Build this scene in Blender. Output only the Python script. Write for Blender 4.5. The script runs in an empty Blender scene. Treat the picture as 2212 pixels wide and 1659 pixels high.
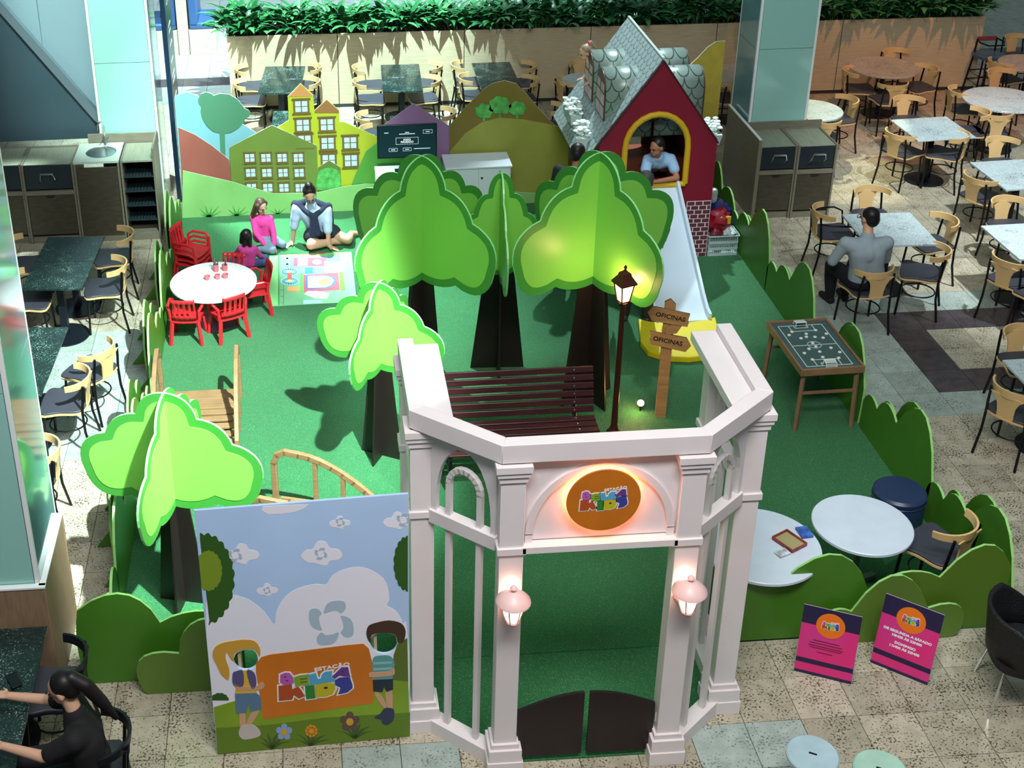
import bpy, bmesh, math, random
from mathutils import Vector, Matrix, noise as mnoise
random.seed(7)
PI = math.pi
SC = bpy.context.scene
COL = SC.collection

# ------------------------------------------------------------------ camera
# solved from the floor grid (0.40 m tiles), the columns and the planter edges
F, PPX, PPY, CAMH = 2878.58, 810.853, 544.013, 7.0707
YAW, PITCH, ROLL = .05496, .45753, -.02014
FW = Vector((math.sin(YAW)*math.cos(PITCH), math.cos(YAW)*math.cos(PITCH), -math.sin(PITCH)))
_r = Vector((math.cos(YAW), -math.sin(YAW), 0)); _u = _r.cross(FW)
RT = _r*math.cos(ROLL)+_u*math.sin(ROLL); UP = _u*math.cos(ROLL)-_r*math.sin(ROLL)
cd = bpy.data.cameras.new('camera'); cam = bpy.data.objects.new('camera', cd); COL.objects.link(cam)
cd.sensor_fit = 'HORIZONTAL'; cd.sensor_width = 36; cd.lens = F*36/2212
cd.shift_x = (1106-PPX)/2212; cd.shift_y = -(829.5-PPY)/2212
cd.clip_start = .05; cd.clip_end = 200
m = Matrix((RT, UP, -FW)).transposed().to_4x4(); m.translation = (0, 0, CAMH); cam.matrix_world = m
SC.camera = cam

# ------------------------------------------------------------------ world, lights, exposure
w = bpy.data.worlds.new('world'); SC.world = w; w.use_nodes = True
w.node_tree.nodes['Background'].inputs[0].default_value = (.62, .78, .80, 1)
w.node_tree.nodes['Background'].inputs[1].default_value = .14
def spot(loc, to, power, col, angle, blend=.6, r=.12):
    l = bpy.data.lights.new('ceiling_spot', 'SPOT'); l.energy = power; l.color = col
    l.spot_size = math.radians(angle); l.spot_blend = blend; l.shadow_soft_size = r
    o = bpy.data.objects.new('ceiling_spot', l); COL.objects.link(o); o.location = loc
    o.rotation_euler = (Vector(to)-Vector(loc)).to_track_quat('-Z', 'Y').to_euler(); return o
def area(loc, to, sx, sy, power, col):
    l = bpy.data.lights.new('unseen_fill', 'AREA'); l.shape = 'RECTANGLE'; l.size = sx; l.size_y = sy; l.energy = power; l.color = col
    o = bpy.data.objects.new('unseen_fill', l); COL.objects.link(o); o.location = loc
    o.rotation_euler = (Vector(to)-Vector(loc)).to_track_quat('-Z', 'Y').to_euler(); return o
COOL = (.80, 1.0, .95); WARM = (1, .58, .36)
spot((2.3, 4.8, 9.6), (-1.3, 10.35, 0), 15500, COOL, 28, .6, .10)     # key over the front left trees
spot((-2.2, 17.0, 10), (-1.2, 13.1, 0), 16000, COOL, 38, .7, .12)    # left aisle and children's table
spot((.4, 15.0, 10), (-.4, 19.4, .7), 13500, (.66, .97, 1), 42, .6, .06)  # planter front, left half
spot((-2.0, 10.5, 10.5), (-2.15, 15.7, 3.2), 6500, COOL, 22, .7, .15) # far left column
spot((.5, 8.5, 10), (-.7, 15.5, .8), 6000, COOL, 21, .8, .15)         # mural, left half
spot((8.4, 10.0, 10), (8.9, 14.0, 0), 3800, (.9, .97, 1), 38, .7, .15)
spot((9.6, 14.5, 9.5), (8.9, 18.4, .6), 1300, (1, .40, .20), 34, .8, .2)      # warm far right
spot((5.5, 19.0, 9.5), (7.2, 16.0, 0), 2600, (1, .93, .62), 11, .3, .05)
spot((4.6, 18.5, 9.5), (3.7, 14.6, 2), 3300, (.8, .95, 1), 24, .6, .1)   # playhouse roof
spot((4.8, 8.6, 10), (4.0, 13.3, .7), 1050, (.75, .9, 1), 11.5, .6, .1)  # slide and playhouse front
spot((2.0, 21.5, 9), (2.0, 25.5, 0), 7000, (.7, .86, 1), 90, .6, .3)     # hall beyond the planter, added in place of its bright windows
spot((4.6, 4.0, 9.5), (4.6, 8.0, .4), 500, (.78, .9, 1), 20, .8, .1)    # white tables at the right front
area((3.2, 9.5, 10.5), (3.2, 10.0, 0), 6, 6, 110, (.75, 1, .95))
area((1.2, 2.4, 9.8), (1.4, 7.0, 1.0), 5, 1.6, 640, (1, .93, .93))  # unseen fill added on the camera side to brighten the front
SC.view_settings.view_transform = 'Standard'; SC.view_settings.look = 'None'
SC.view_settings.exposure = 0.5; SC.view_settings.gamma = 1; SC.view_settings.use_curve_mapping = False

# ------------------------------------------------------------------ pixel -> place
def ray(px, py): return FW+RT*((px-PPX)/F)+UP*((PPY-py)/F)
def G(px, py, z=0.):
    d = ray(px, py); s = (z-CAMH)/d.z; return Vector((d.x*s, d.y*s, z))
def onX(px, py, X):
    d = ray(px, py); s = X/d.x; return (d.y*s, CAMH+d.z*s)
def onY(px, py, Y):
    d = ray(px, py); s = Y/d.y; return (d.x*s, CAMH+d.z*s)
def onL(px, py, A, B):
    """pixel on the upright plane through ground points A,B -> (metres along from A, height)"""
    A = Vector(A[:2]); B = Vector(B[:2]); t = (B-A).normalized(); n = Vector((-t.y, t.x))
    d = ray(px, py); s = A.dot(n)/(d.x*n.x+d.y*n.y); P = Vector((d.x*s, d.y*s)); return ((P-A).dot(t), CAMH+d.z*s)
def project(P):
    z = P[0]*FW.x+P[1]*FW.y+(P[2]-CAMH)*FW.z; Q = Vector((P[0], P[1], P[2]-CAMH))
    return PPX+F*Q.dot(RT)/z, PPY-F*Q.dot(UP)/z

# ------------------------------------------------------------------ materials
def lin(c):
    return tuple((x/255/12.92 if x/255 <= .04045 else ((x/255+.055)/1.055)**2.4) for x in c)
MATS = {}
def M(name, c, rough=.5, metal=0, var=0, vscale=8, bump=0, bscale=60, emit=0, ecol=None, coat=0, stretch=None, c2=None, alpha=1, trans=0, spec=.5, rand=0, vdetail=4):
    if name in MATS: return MATS[name]
    m = bpy.data.materials.new(name); m.use_nodes = True; nt = m.node_tree; b = nt.nodes['Principled BSDF']
    b.inputs['Base Color'].default_value = (*lin(c), 1); b.inputs['Roughness'].default_value = rough; b.inputs['Metallic'].default_value = metal
    b.inputs['Specular IOR Level'].default_value = spec
    if coat: b.inputs['Coat Weight'].default_value = coat; b.inputs['Coat Roughness'].default_value = .08
    if trans: b.inputs['Transmission Weight'].default_value = trans
    if emit:
        b.inputs['Emission Color'].default_value = (*lin(ecol or c), 1); b.inputs['Emission Strength'].default_value = emit
    tc = None
    if var or bump or rand:
        tc = nt.nodes.new('ShaderNodeTexCoord'); mp = nt.nodes.new('ShaderNodeMapping')
        nt.links.new(tc.outputs['Object'], mp.inputs[0])
        if stretch: mp.inputs['Scale'].default_value = stretch
    if var:
        n = nt.nodes.new('ShaderNodeTexNoise'); n.inputs['Scale'].default_value = vscale; n.inputs['Detail'].default_value = vdetail
        nt.links.new(mp.outputs[0], n.inputs['Vector'])
        r = nt.nodes.new('ShaderNodeValToRGB'); r.color_ramp.elements[0].position = .32; r.color_ramp.elements[1].position = .68
        a = lin(c); d = lin(c2) if c2 else tuple(min(1, x*(1+var)) for x in a)
        lo = a if c2 else tuple(x*(1-var) for x in a)
        r.color_ramp.elements[0].color = (*lo, 1); r.color_ramp.elements[1].color = (*d, 1)
        nt.links.new(n.outputs['Fac'], r.inputs[0]); nt.links.new(r.outputs[0], b.inputs['Base Color'])
    if bump:
        n2 = nt.nodes.new('ShaderNodeTexNoise'); n2.inputs['Scale'].default_value = bscale; n2.inputs['Detail'].default_value = 3
        nt.links.new(mp.outputs[0], n2.inputs['Vector']); bp = nt.nodes.new('ShaderNodeBump'); bp.inputs['Strength'].default_value = bump; bp.inputs['Distance'].default_value = .01
        nt.links.new(n2.outputs['Fac'], bp.inputs['Height']); nt.links.new(bp.outputs[0], b.inputs['Normal'])
    MATS[name] = m; return m
def granite(name, c1, c2, spots, spscale=42, amount=.30, rough=.28, cs=9):
    """polished speckled stone, pattern in world space so that no two tiles repeat"""
    m = bpy.data.materials.new(name); m.use_nodes = True; nt = m.node_tree; b = nt.nodes['Principled BSDF']; N = nt.nodes.new; L = nt.links.new
    g = N('ShaderNodeNewGeometry'); oi = N('ShaderNodeObjectInfo')
    n1 = N('ShaderNodeTexNoise'); n1.inputs['Scale'].default_value = cs; n1.inputs['Detail'].default_value = 6; L(g.outputs['Position'], n1.inputs['Vector'])
    r1 = N('ShaderNodeValToRGB'); r1.color_ramp.elements[0].position = .3; r1.color_ramp.elements[1].position = .7
    r1.color_ramp.elements[0].color = (*lin(c1), 1); r1.color_ramp.elements[1].color = (*lin(c2), 1); L(n1.outputs['Fac'], r1.inputs[0])
    n2 = N('ShaderNodeTexNoise'); n2.inputs['Scale'].default_value = spscale; n2.inputs['Detail'].default_value = 3; n2.inputs['Roughness'].default_value = .6; L(g.outputs['Position'], n2.inputs['Vector'])
    n3 = N('ShaderNodeTexNoise'); n3.inputs['Scale'].default_value = 5; L(g.outputs['Position'], n3.inputs['Vector'])
    ad = N('ShaderNodeMath'); ad.operation = 'MULTIPLY_ADD'; ad.inputs[1].default_value = .35; L(n3.outputs['Fac'], ad.inputs[0]); L(n2.outputs['Fac'], ad.inputs[2])
    r2 = N('ShaderNodeValToRGB'); r2.color_ramp.elements[0].position = .56+.2*(1-amount); r2.color_ramp.elements[1].position = r2.color_ramp.elements[0].position+.05
    r2.color_ramp.elements[0].color = (0, 0, 0, 1); r2.color_ramp.elements[1].color = (1, 1, 1, 1); L(ad.outputs[0], r2.inputs[0])
    mx = N('ShaderNodeMix'); mx.data_type = 'RGBA'; L(r2.outputs[0], mx.inputs[0]); L(r1.outputs[0], mx.inputs[6]); mx.inputs[7].default_value = (*lin(spots), 1)
    hv = N('ShaderNodeHueSaturation'); L(mx.outputs[2], hv.inputs['Color']); mr = N('ShaderNodeMapRange'); mr.inputs[3].default_value = .84; mr.inputs[4].default_value = 1.12
    L(oi.outputs['Random'], mr.inputs[0]); L(mr.outputs[0], hv.inputs['Value']); L(hv.outputs[0], b.inputs['Base Color'])
    b.inputs['Roughness'].default_value = rough; MATS[name] = m; return m

# ------------------------------------------------------------------ mesh builder
def frame(o=(0, 0, 0), x=(1, 0, 0), y=(0, 1, 0), z=None):
    x = Vector(x).normalized(); y = Vector(y).normalized(); z = Vector(z).normalized() if z else x.cross(y)
    mm = Matrix((x, y, z)).transposed().to_4x4(); mm.translation = o; return mm
def rotz(a, o=(0, 0, 0)): return Matrix.Translation(o) @ Matrix.Rotation(a, 4, 'Z')
class MB:
    def __init__(s): s.v = []; s.f = []; s.m = []
    def add(s, v, f, mi=0, T=None):
        b = len(s.v); s.v += [(T @ Vector(p)) if T else Vector(p) for p in v]
        s.f += [tuple(i+b for i in q) for q in f]; s.m += [mi]*len(f); return s
    def box(s, c, d, mi=0, T=None, taper=1):
        x, y, z = d[0]/2, d[1]/2, d[2]/2; t = taper
        v = [(-x, -y, -z), (x, -y, -z), (x, y, -z), (-x, y, -z), (-x*t, -y*t, z), (x*t, -y*t, z), (x*t, y*t, z), (-x*t, y*t, z)]
        v = [(p[0]+c[0], p[1]+c[1], p[2]+c[2]) for p in v]
        return s.add(v, [(3, 2, 1, 0), (4, 5, 6, 7), (0, 1, 5, 4), (1, 2, 6, 5), (2, 3, 7, 6), (3, 0, 4, 7)], mi, T)
    def bar(s, p, q, w, h, mi=0, up=(0, 0, 1), T=None):
        p = Vector(p); q = Vector(q); z = (q-p); L = z.length; z.normalize(); u = Vector(up)
        x = u.cross(z)
        if x.length < 1e-4: x = Vector((1, 0, 0))
        x.normalize(); y = z.cross(x); A = frame((p+q)/2, x, y, z)
        return s.box((0, 0, 0), (w, h, L), mi, T @ A if T else A)
    def tube(s, path, r, n=8, mi=0, closed=False, T=None, flat=1):
        P = [Vector(p) for p in path]; k = len(P); R = r if isinstance(r, (list, tuple)) else [r]*k
        v = []; prev = None
        for i, p in enumerate(P):
            a = P[(i+1) % k] if (closed or i < k-1) else p; b = P[i-1] if (closed or i > 0) else p
            t = (a-b).normalized()
            if prev is None:
                h = Vector((0, 0, 1)) if abs(t.z) < .95 else Vector((1, 0, 0)); x = t.cross(h).normalized()
            else:
                x = (prev-t*prev.dot(t)).normalized()
            prev = x; y = t.cross(x)
            v += [p+(x*math.cos(2*PI*j/n)+y*math.sin(2*PI*j/n)*flat)*R[i] for j in range(n)]
        f = []
        for i in range(k if closed else k-1):
            a, b = i*n, ((i+1) % k)*n
            f += [(a+j, a+(j+1) % n, b+(j+1) % n, b+j) for j in range(n)]
        if not closed: f += [tuple(range(n-1, -1, -1)), tuple(range((k-1)*n, k*n))]
        return s.add(v, f, mi, T)
    def lathe(s, prof, n=24, mi=0, T=None, c=(0, 0, 0)):
        v = []; f = []; k = len(prof)
        for r, z in prof: v += [(c[0]+max(r, 1e-4)*math.cos(2*PI*j/n), c[1]+max(r, 1e-4)*math.sin(2*PI*j/n), c[2]+z) for j in range(n)]
        for i in range(k-1): f += [(i*n+j, i*n+(j+1) % n, (i+1)*n+(j+1) % n, (i+1)*n+j) for j in range(n)]
        f += [tuple(range(n-1, -1, -1)), tuple(range((k-1)*n, k*n))]
        return s.add(v, f, mi, T)
    def prism(s, poly, z0, z1, mi=0, T=None, me=None, holes=None):
        """outline in local xy, extruded along local z; me = material of the rim"""
        me = mi if me is None else me; n = len(poly)
        ar = sum(poly[i][0]*poly[(i+1) % n][1]-poly[(i+1) % n][0]*poly[i][1] for i in range(n))
        if ar < 0: poly = poly[::-1]
        if not holes:
            v = [(x, y, z0) for x, y in poly]+[(x, y, z1) for x, y in poly]; b = len(s.v)
            s.add(v, [tuple(range(n-1, -1, -1)), tuple(range(n, 2*n))], mi, T)
            f = [(b+i, b+(i+1) % n, b+n+(i+1) % n, b+n+i) for i in range(n)]; s.f += f; s.m += [me]*n
            return s
        bm = bmesh.new(); loops = [poly]+holes; ed = []
        for lp in loops:
            vs = [bm.verts.new((x, y, 0)) for x, y in lp]; ed += [bm.edges.new((vs[i], vs[(i+1) % len(vs)])) for i in range(len(vs))]
        bmesh.ops.triangle_fill(bm, use_beauty=True, edges=ed, normal=(0, 0, 1)); bm.verts.index_update()
        tv = [(q.co.x, q.co.y) for q in bm.verts]; tf = [tuple(q.index for q in fc.verts) for fc in bm.faces]; bm.free()
        s.add([(x, y, z1) for x, y in tv], tf, mi, T); s.add([(x, y, z0) for x, y in tv], [q[::-1] for q in tf], mi, T)
        for lp in loops:
            k = len(lp); s.add([(x, y, z0) for x, y in lp]+[(x, y, z1) for x, y in lp], [(i, (i+1) % k, k+(i+1) % k, k+i) for i in range(k)], me, T)
        return s
    def ball(s, c, r, mi=0, T=None, n=12, k=8):
        r = (r, r, r) if not isinstance(r, (tuple, list)) else r; v = []; f = []
        for i in range(1, k):
            a = PI*i/k
            v += [(c[0]+r[0]*math.sin(a)*math.cos(2*PI*j/n), c[1]+r[1]*math.sin(a)*math.sin(2*PI*j/n), c[2]+r[2]*math.cos(a)) for j in range(n)]
        v += [(c[0], c[1], c[2]+r[2]), (c[0], c[1], c[2]-r[2])]; tp, bt = len(v)-2, len(v)-1
        for i in range(k-2): f += [(i*n+j, (i+1)*n+j, (i+1)*n+(j+1) % n, i*n+(j+1) % n) for j in range(n)]
        f += [(tp, j, (j+1) % n) for j in range(n)]+[((k-2)*n+(j+1) % n, (k-2)*n+j, bt) for j in range(n)]
        return s.add(v, f, mi, T)
    def mesh(s, name, mats, smooth=True, ang=35):
        me = bpy.data.meshes.new(name); me.from_pydata([tuple(p) for p in s.v], [], s.f)
        for q in (mats if isinstance(mats, (list, tuple)) else [mats]): me.materials.append(q)
        me.polygons.foreach_set('material_index', s.m)
        if smooth:
            me.polygons.foreach_set('use_smooth', [True]*len(s.f)); me.set_sharp_from_angle(angle=math.radians(ang))
        me.update(); return me
    def build(s, name, mats, parent=None, smooth=True, bevel=0, ang=35):
        o = bpy.data.objects.new(name, s.mesh(name, mats, smooth, ang)); COL.objects.link(o); o.parent = parent
        if bevel:
            b = o.modifiers.new('bevel', 'BEVEL'); b.width = bevel; b.segments = 2; b.limit_method = 'ANGLE'; b.angle_limit = math.radians(40)
        return o
def tag(o, label=None, cat=None, group=None, kind=None):
    if label: o['label'] = label
    if cat: o['category'] = cat
    if group: o['group'] = group
    if kind: o['kind'] = kind
    return o
def thing(name, label, cat, loc=(0, 0, 0), rz=0, group=None):
    o = bpy.data.objects.new(name, None); COL.objects.link(o); o.location = loc; o.rotation_euler = (0, 0, rz); o.empty_display_size = .1
    return tag(o, label, cat, group)
def copytree(o, parent=None, label=None, loc=None, rz=None, group=None):
    c = o.copy(); COL.objects.link(c)
    if parent: c.parent = parent
    if label: c['label'] = label
    if group: c['group'] = group
    if loc is not None: c.location = loc
    if rz is not None: c.rotation_euler = (0, 0, rz)
    for ch in KIDS.get(o.name, []) or [x for x in bpy.data.objects if x.parent == o]: copytree(ch, c)
    return c
KIDS = {}
def catmull(pts, k=5, closed=True):
    out = []; n = len(pts)
    for i in range(n if closed else n-1):
        p0, p1, p2, p3 = (pts[(i-1) % n] if closed or i else pts[0]), pts[i], pts[(i+1) % n], (pts[(i+2) % n] if closed or i+2 < n else pts[-1])
        for j in range(k):
            t = j/k; out.append(tuple(.5*(2*p1[a]+(p2[a]-p0[a])*t+(2*p0[a]-5*p1[a]+4*p2[a]-p3[a])*t*t+(3*p1[a]-p0[a]-3*p2[a]+p3[a])*t**3) for a in range(len(p1))))
    if not closed: out.append(tuple(pts[-1]))
    return out
def arcs(pts, bul, k=7):
    """scalloped outline: each span pts[i]->pts[i+1] bulges outward (to the right of travel) by bul[i]*chord"""
    out = []; n = len(pts)
    for i in range(n-1):
        a = Vector(pts[i]); b = Vector(pts[i+1]); h = bul[i]; ch = b-a; L = ch.length
        nrm = Vector((ch.y, -ch.x)).normalized()
        for j in range(k if h else 1):
            t = j/k; out.append(tuple(a+ch*t+nrm*(h*L*math.sin(PI*t)**.8 if h else 0)))
    out.append(tuple(pts[-1])); return out
def inset(poly, d):
    n = len(poly); ar = sum(poly[i][0]*poly[(i+1) % n][1]-poly[(i+1) % n][0]*poly[i][1] for i in range(n)); sg = 1 if ar > 0 else -1; out = []
    for i in range(n):
        a = Vector(poly[i-1]); b = Vector(poly[i]); c = Vector(poly[(i+1) % n])
        t1 = (b-a).normalized(); t2 = (c-b).normalized(); nn = Vector((-t1.y-t2.y, t1.x+t2.x))
        if nn.length < 1e-6: nn = Vector((-t1.y, t1.x))
        nn.normalize(); q = max(.5, nn.dot(Vector((-t1.y, t1.x)))); out.append(tuple(b+nn*sg*d/q))
    return out
def circ(c, r, n=24, ry=None): return [(c[0]+r*math.cos(2*PI*i/n), c[1]+(ry or r)*math.sin(2*PI*i/n)) for i in range(n)]
def textmesh(s, size, mat, name, parent=None, T=None, ext=.002, align='CENTER', bold=0):
    cu = bpy.data.curves.new('lettering', 'FONT'); cu.body = s; cu.size = size; cu.extrude = ext; cu.align_x = align; cu.align_y = 'CENTER'; cu.offset = bold
    ob = bpy.data.objects.new('lettering', cu); COL.objects.link(ob); dg = bpy.context.evaluated_depsgraph_get()
    me = bpy.data.meshes.new_from_object(ob.evaluated_get(dg)); bpy.data.objects.remove(ob)
    if T: me.transform(T)
    me.materials.clear(); me.materials.append(mat); o = bpy.data.objects.new(name, me); COL.objects.link(o); o.parent = parent; return o

# ================================================================== SETTING
WOODP = M('planter_oak', (192, 178, 146), .45, var=.12, vscale=6, stretch=(1, 1, 14), bump=.05, bscale=40)
GROUT = M('grout', (60, 58, 50), .9)
T_SPK = granite('stone_speckled', (166, 160, 138), (192, 186, 166), (84, 78, 58), 60, .13)
T_PAL = granite('stone_pale', (150, 168, 160), (176, 190, 182), (104, 116, 110), 60, .02)
T_DRK = granite('stone_dark', (58, 56, 60), (84, 74, 78), (34, 34, 38), 70, .05)
TS = .40; X0, Y0 = 6.0671, 12.2904
fl = MB().box((3, 17, -.03), (36, 34, .03)).build('floor', GROUT, smooth=False); tag(fl, 'speckled granite tile floor of the food court', kind='structure')
def tile_kind(c, r, x, y):
    if y > 19.9: return 2 if r == -22 else 1
    if -1 <= r <= 4:
        if c >= 0:
            if r in (0, 3) or (c == 0 and 0 <= r <= 3): return 2
            if 1 <= r <= 2: return 0
        if c <= -23 and 0 <= r <= 3: return 2
        return 1
    if 12 <= r <= 30 and c in (-9, -8, -15, -14) and y < 6.6: return 1
    return 0
tiles = []
for c in range(-31, 24):
    for r in range(-42, 22):
        x = X0+(c+.5)*TS; y = Y0-(r+.5)*TS
        if not 4.6 < y < 28.5 or (-1.3 < x < 4.75 and 7.7 < y < 15.2): continue
        px, py = project((x, y, 0))
        if -90 < px < 2300 and -60 < py < 1760: tiles.append((Vector((x, y, -CAMH)).length, x, y, tile_kind(c, r, x, y)))
tiles.sort()
tms = []
for k, mm in enumerate((T_SPK, T_PAL, T_DRK)):
    me = MB().box((0, 0, -.008), (TS-.005, TS-.005, .016)).mesh('tile', mm, False); tms.append(me)
for d, x, y, k in tiles[:300]:
    o = bpy.data.objects.new('tile', tms[k]); COL.objects.link(o); o.location = (x, y, 0); o.parent = fl
tf = MB()
for d, x, y, k in tiles[300:]: tf.box((x, y, -.008), (TS-.005, TS-.005, .016), k)
tf = tf.build('tile_field', [T_SPK, T_PAL, T_DRK], fl, smooth=False); tf['kind'] = 'stuff'

# ---- artificial turf
def turf_mat(name, c1, c2, c3):
    m = bpy.data.materials.new(name); m.use_nodes = True; nt = m.node_tree; b = nt.nodes['Principled BSDF']; N = nt.nodes.new; L = nt.links.new
    g = N('ShaderNodeNewGeometry'); n1 = N('ShaderNodeTexNoise'); n1.inputs['Scale'].default_value = 140; n1.inputs['Detail'].default_value = 4; L(g.outputs['Position'], n1.inputs['Vector'])
    r = N('ShaderNodeValToRGB'); r.color_ramp.elements[0].position = .35; r.color_ramp.elements[1].position = .62; r.color_ramp.elements[0].color = (*lin(c1), 1); r.color_ramp.elements[1].color = (*lin(c2), 1)
    e = r.color_ramp.elements.new(.77); e.color = (*lin(c3), 1); L(n1.outputs['Fac'], r.inputs[0])  # pale flecks: sparkle of the pile painted into the colour
    n3 = N('ShaderNodeTexNoise'); n3.inputs['Scale'].default_value = 1.6; L(g.outputs['Position'], n3.inputs['Vector'])
    mr = N('ShaderNodeMapRange'); mr.inputs[3].default_value = .85; mr.inputs[4].default_value = 1.12; L(n3.outputs['Fac'], mr.inputs[0])
    hv = N('ShaderNodeHueSaturation'); L(r.outputs[0], hv.inputs['Color']); L(mr.outputs[0], hv.inputs['Value']); L(hv.outputs[0], b.inputs['Base Color'])
    b.inputs['Roughness'].default_value = .6; b.inputs['Specular IOR Level'].default_value = .35; b.inputs['Sheen Weight'].default_value = .10
    bp = N('ShaderNodeBump'); bp.inputs['Strength'].default_value = .9; bp.inputs['Distance'].default_value = .012; L(n1.outputs['Fac'], bp.inputs['Height']); L(bp.outputs[0], b.inputs['Normal'])
    return m
TURF = turf_mat('turf', (14, 84, 42), (34, 124, 66), (150, 225, 160))
HXL, HXR, HYF, HYB = -1.60, 5.09, 7.47, 15.56
tag(MB().box(((HXL+HXR)/2, (HYF+HYB)/2, .006), (HXR-HXL, HYB-HYF, .014)).build('turf_carpet', TURF, smooth=False), 'large green artificial turf carpet filling the play area', 'carpet')
pvx = 1.69
pvo = [(pvx-1.06, HYF-.004), (pvx-1.06, 6.89), (pvx-.57, 6.47), (pvx+.57, 6.47), (pvx+1.06, 6.89), (pvx+1.06, HYF-.004)]
tag(MB().prism(pvo, -.001, .012).build('turf_carpet', TURF, smooth=False), 'smaller green turf piece inside the white entrance pavilion', 'carpet')

# ---- long planter with leafy plants
PA, PB = Vector((-1.10, 19.49, 0)), Vector((10.42, 19.12, 0)); pdir = (PB-PA).normalized(); pn = Vector((-pdir.y, pdir.x, 0)); PLEN = (PB-PA).length
TP = frame(PA, pdir, pn)
pl = thing('planter', 'long wood-panelled planter wall across the back of the hall', 'planter')
PH = 1.17; SOIL = M('soil', (30, 26, 22), .95, bump=.6, bscale=30)
xs = [0, 1.66, 3.58, 5.5, 7.42, 9.34, PLEN]
for a, b in zip(xs, xs[1:]): MB().box(((a+b)/2, .012, PH/2), (b-a-.010, .024, PH), 0, TP).build('panel', WOODP, pl, bevel=.003)
MB().box((PLEN/2, .36, (PH-.05)/2), (PLEN-.02, .66, PH-.05), 0, TP).build('core', SOIL, pl, smooth=False)
MB().box((.012, .36, PH/2), (.024, .66, PH), 0, TP).build('end_panel', WOODP, pl, bevel=.003)
MB().box((PLEN-.012, .36, PH/2), (.024, .66, PH), 0, TP).build('end_panel', WOODP, pl, bevel=.003)
MB().box((PLEN/2, .012, .03), (PLEN, .030, .05), 0, TP).build('skirting', M('dark_trim', (40, 46, 50), .5), pl)
LEAF = M('lily_leaf', (34, 96, 52), .38, var=.45, vscale=5, spec=.6)
LEAF2 = M('lily_leaf_pale', (70, 138, 78), .38, var=.3, vscale=5, spec=.6)
def leaf(mb, base, yaw, tilt, L, wd, mi):
    """arching pointed leaf with a folded midrib"""
    v = []; f = []; p = Vector(base); d = Vector((math.cos(yaw)*math.sin(tilt), math.sin(yaw)*math.sin(tilt), math.cos(tilt))); side = Vector((-math.sin(yaw), math.cos(yaw), 0))
    prof = [.10, .10, .55, 1, .85, .5, .02]; k = len(prof)
    for i, w_ in enumerate(prof):
        n_ = d.cross(side).normalized(); h = wd*w_/2
        v += [p-side*h-n_*h*.25, p, p+side*h-n_*h*.25]
        st = L*(.28 if i == 0 else .145); p = p+d*st; tilt += (.05 if i == 0 else .30); d = Vector((math.cos(yaw)*math.sin(tilt), math.sin(yaw)*math.sin(tilt), math.cos(tilt)))
    for i in range(k-1): f += [(3*i, 3*i+1, 3*i+4, 3*i+3), (3*i+1, 3*i+2, 3*i+5, 3*i+4)]
    mb.add(v, f, mi)
pm = []
rp = random.Random(3)
for k in range(5):
    mb = MB()
    for i in range(34): 
        a = rp.uniform(0, 2*PI); leaf(mb, (rp.gauss(0, .05), rp.gauss(0, .05), 0), a, rp.uniform(.08, .8), rp.uniform(.42, .68), rp.uniform(.075, .12), 1 if rp.random() < .25 else 0)
    pm.append(mb.mesh('leafy_plant', [LEAF, LEAF2], True, 80))
for i in range(46):
    for rw in range(2):
        s = .06+i*(PLEN-.1)/45+rp.uniform(-.06, .06); P = TP @ Vector((max(.05, min(PLEN-.05, s)), (.13 if rw == 0 else .42)+rp.uniform(-.03, .04), PH-.06))
        o = bpy.data.objects.new('leafy_plant', rp.choice(pm)); COL.objects.link(o); o.location = P; o.rotation_euler = (0, 0, rp.uniform(0, 6.28)); sc = rp.uniform(.85, 1.15); o.scale = (sc, sc, sc)
        tag(o, 'dark green arching-leaved plant growing in the long back planter', 'plant', 'leafy plants in the back planter')

# ---- glass clad columns
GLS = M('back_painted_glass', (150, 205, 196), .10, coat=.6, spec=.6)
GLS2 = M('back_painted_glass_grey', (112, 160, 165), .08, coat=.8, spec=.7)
ALU = M('white_aluminium', (232, 240, 240), .35)
def column(x0, x1, y0, y1, zb, zt, joints, label):
    c = thing('clad_column', label, 'column', ((x0+x1)/2, (y0+y1)/2, 0)); mx, my = (x1-x0), (y1-y0)
    zs = [zb]+joints+[zt]
    for a, b in zip(zs, zs[1:]):
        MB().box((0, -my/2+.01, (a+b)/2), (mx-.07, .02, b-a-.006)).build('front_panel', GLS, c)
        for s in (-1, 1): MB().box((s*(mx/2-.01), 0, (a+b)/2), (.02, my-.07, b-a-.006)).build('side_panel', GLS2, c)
    for sx in (-1, 1):
        for sy in (-1, 1): MB().box((sx*(mx/2-.016), sy*(my/2-.016), (zb+zt)/2), (.032, .032, zt-zb)).build('corner_strip', ALU, c, bevel=.004)
    MB().box((0, 0, (zb+zt)/2-.002), (mx-.045, my-.045, zt-zb)).build('core', M('column_core', (90, 110, 112), .7), c, smooth=False)
    return c
column(-2.53, -1.80, 15.66, 16.4, 0, 8.6, [2.05, 3.9], 'pale glass-clad column behind the sink counter at left')
column(5.57, 6.31, 15.40, 16.12, 0, 8.6, [2.0, 3.9], 'pale glass-clad column behind the two-bin cabinet at right')
nb = column(-2.72, -1.955, 7.36, 8.13, 0, 6.6, [1.02, 2.55, 4.4], 'near glass-clad column with wooden plinth at the left edge')
CABW = M('cabinet_wood', (118, 116, 100), .42, var=.14, vscale=5, stretch=(1, 1, 9))
bx = MB()
hx, hy = .40, .405
for sx, sy, dx, dy in ((0, -1, 2*hx+.04, .03), (0, 1, 2*hx+.04, .03), (-1, 0, .03, 2*hy), (1, 0, .03, 2*hy)): bx.box((sx*hx, sy*hy, .5), (dx, dy, 1.0))
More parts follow.
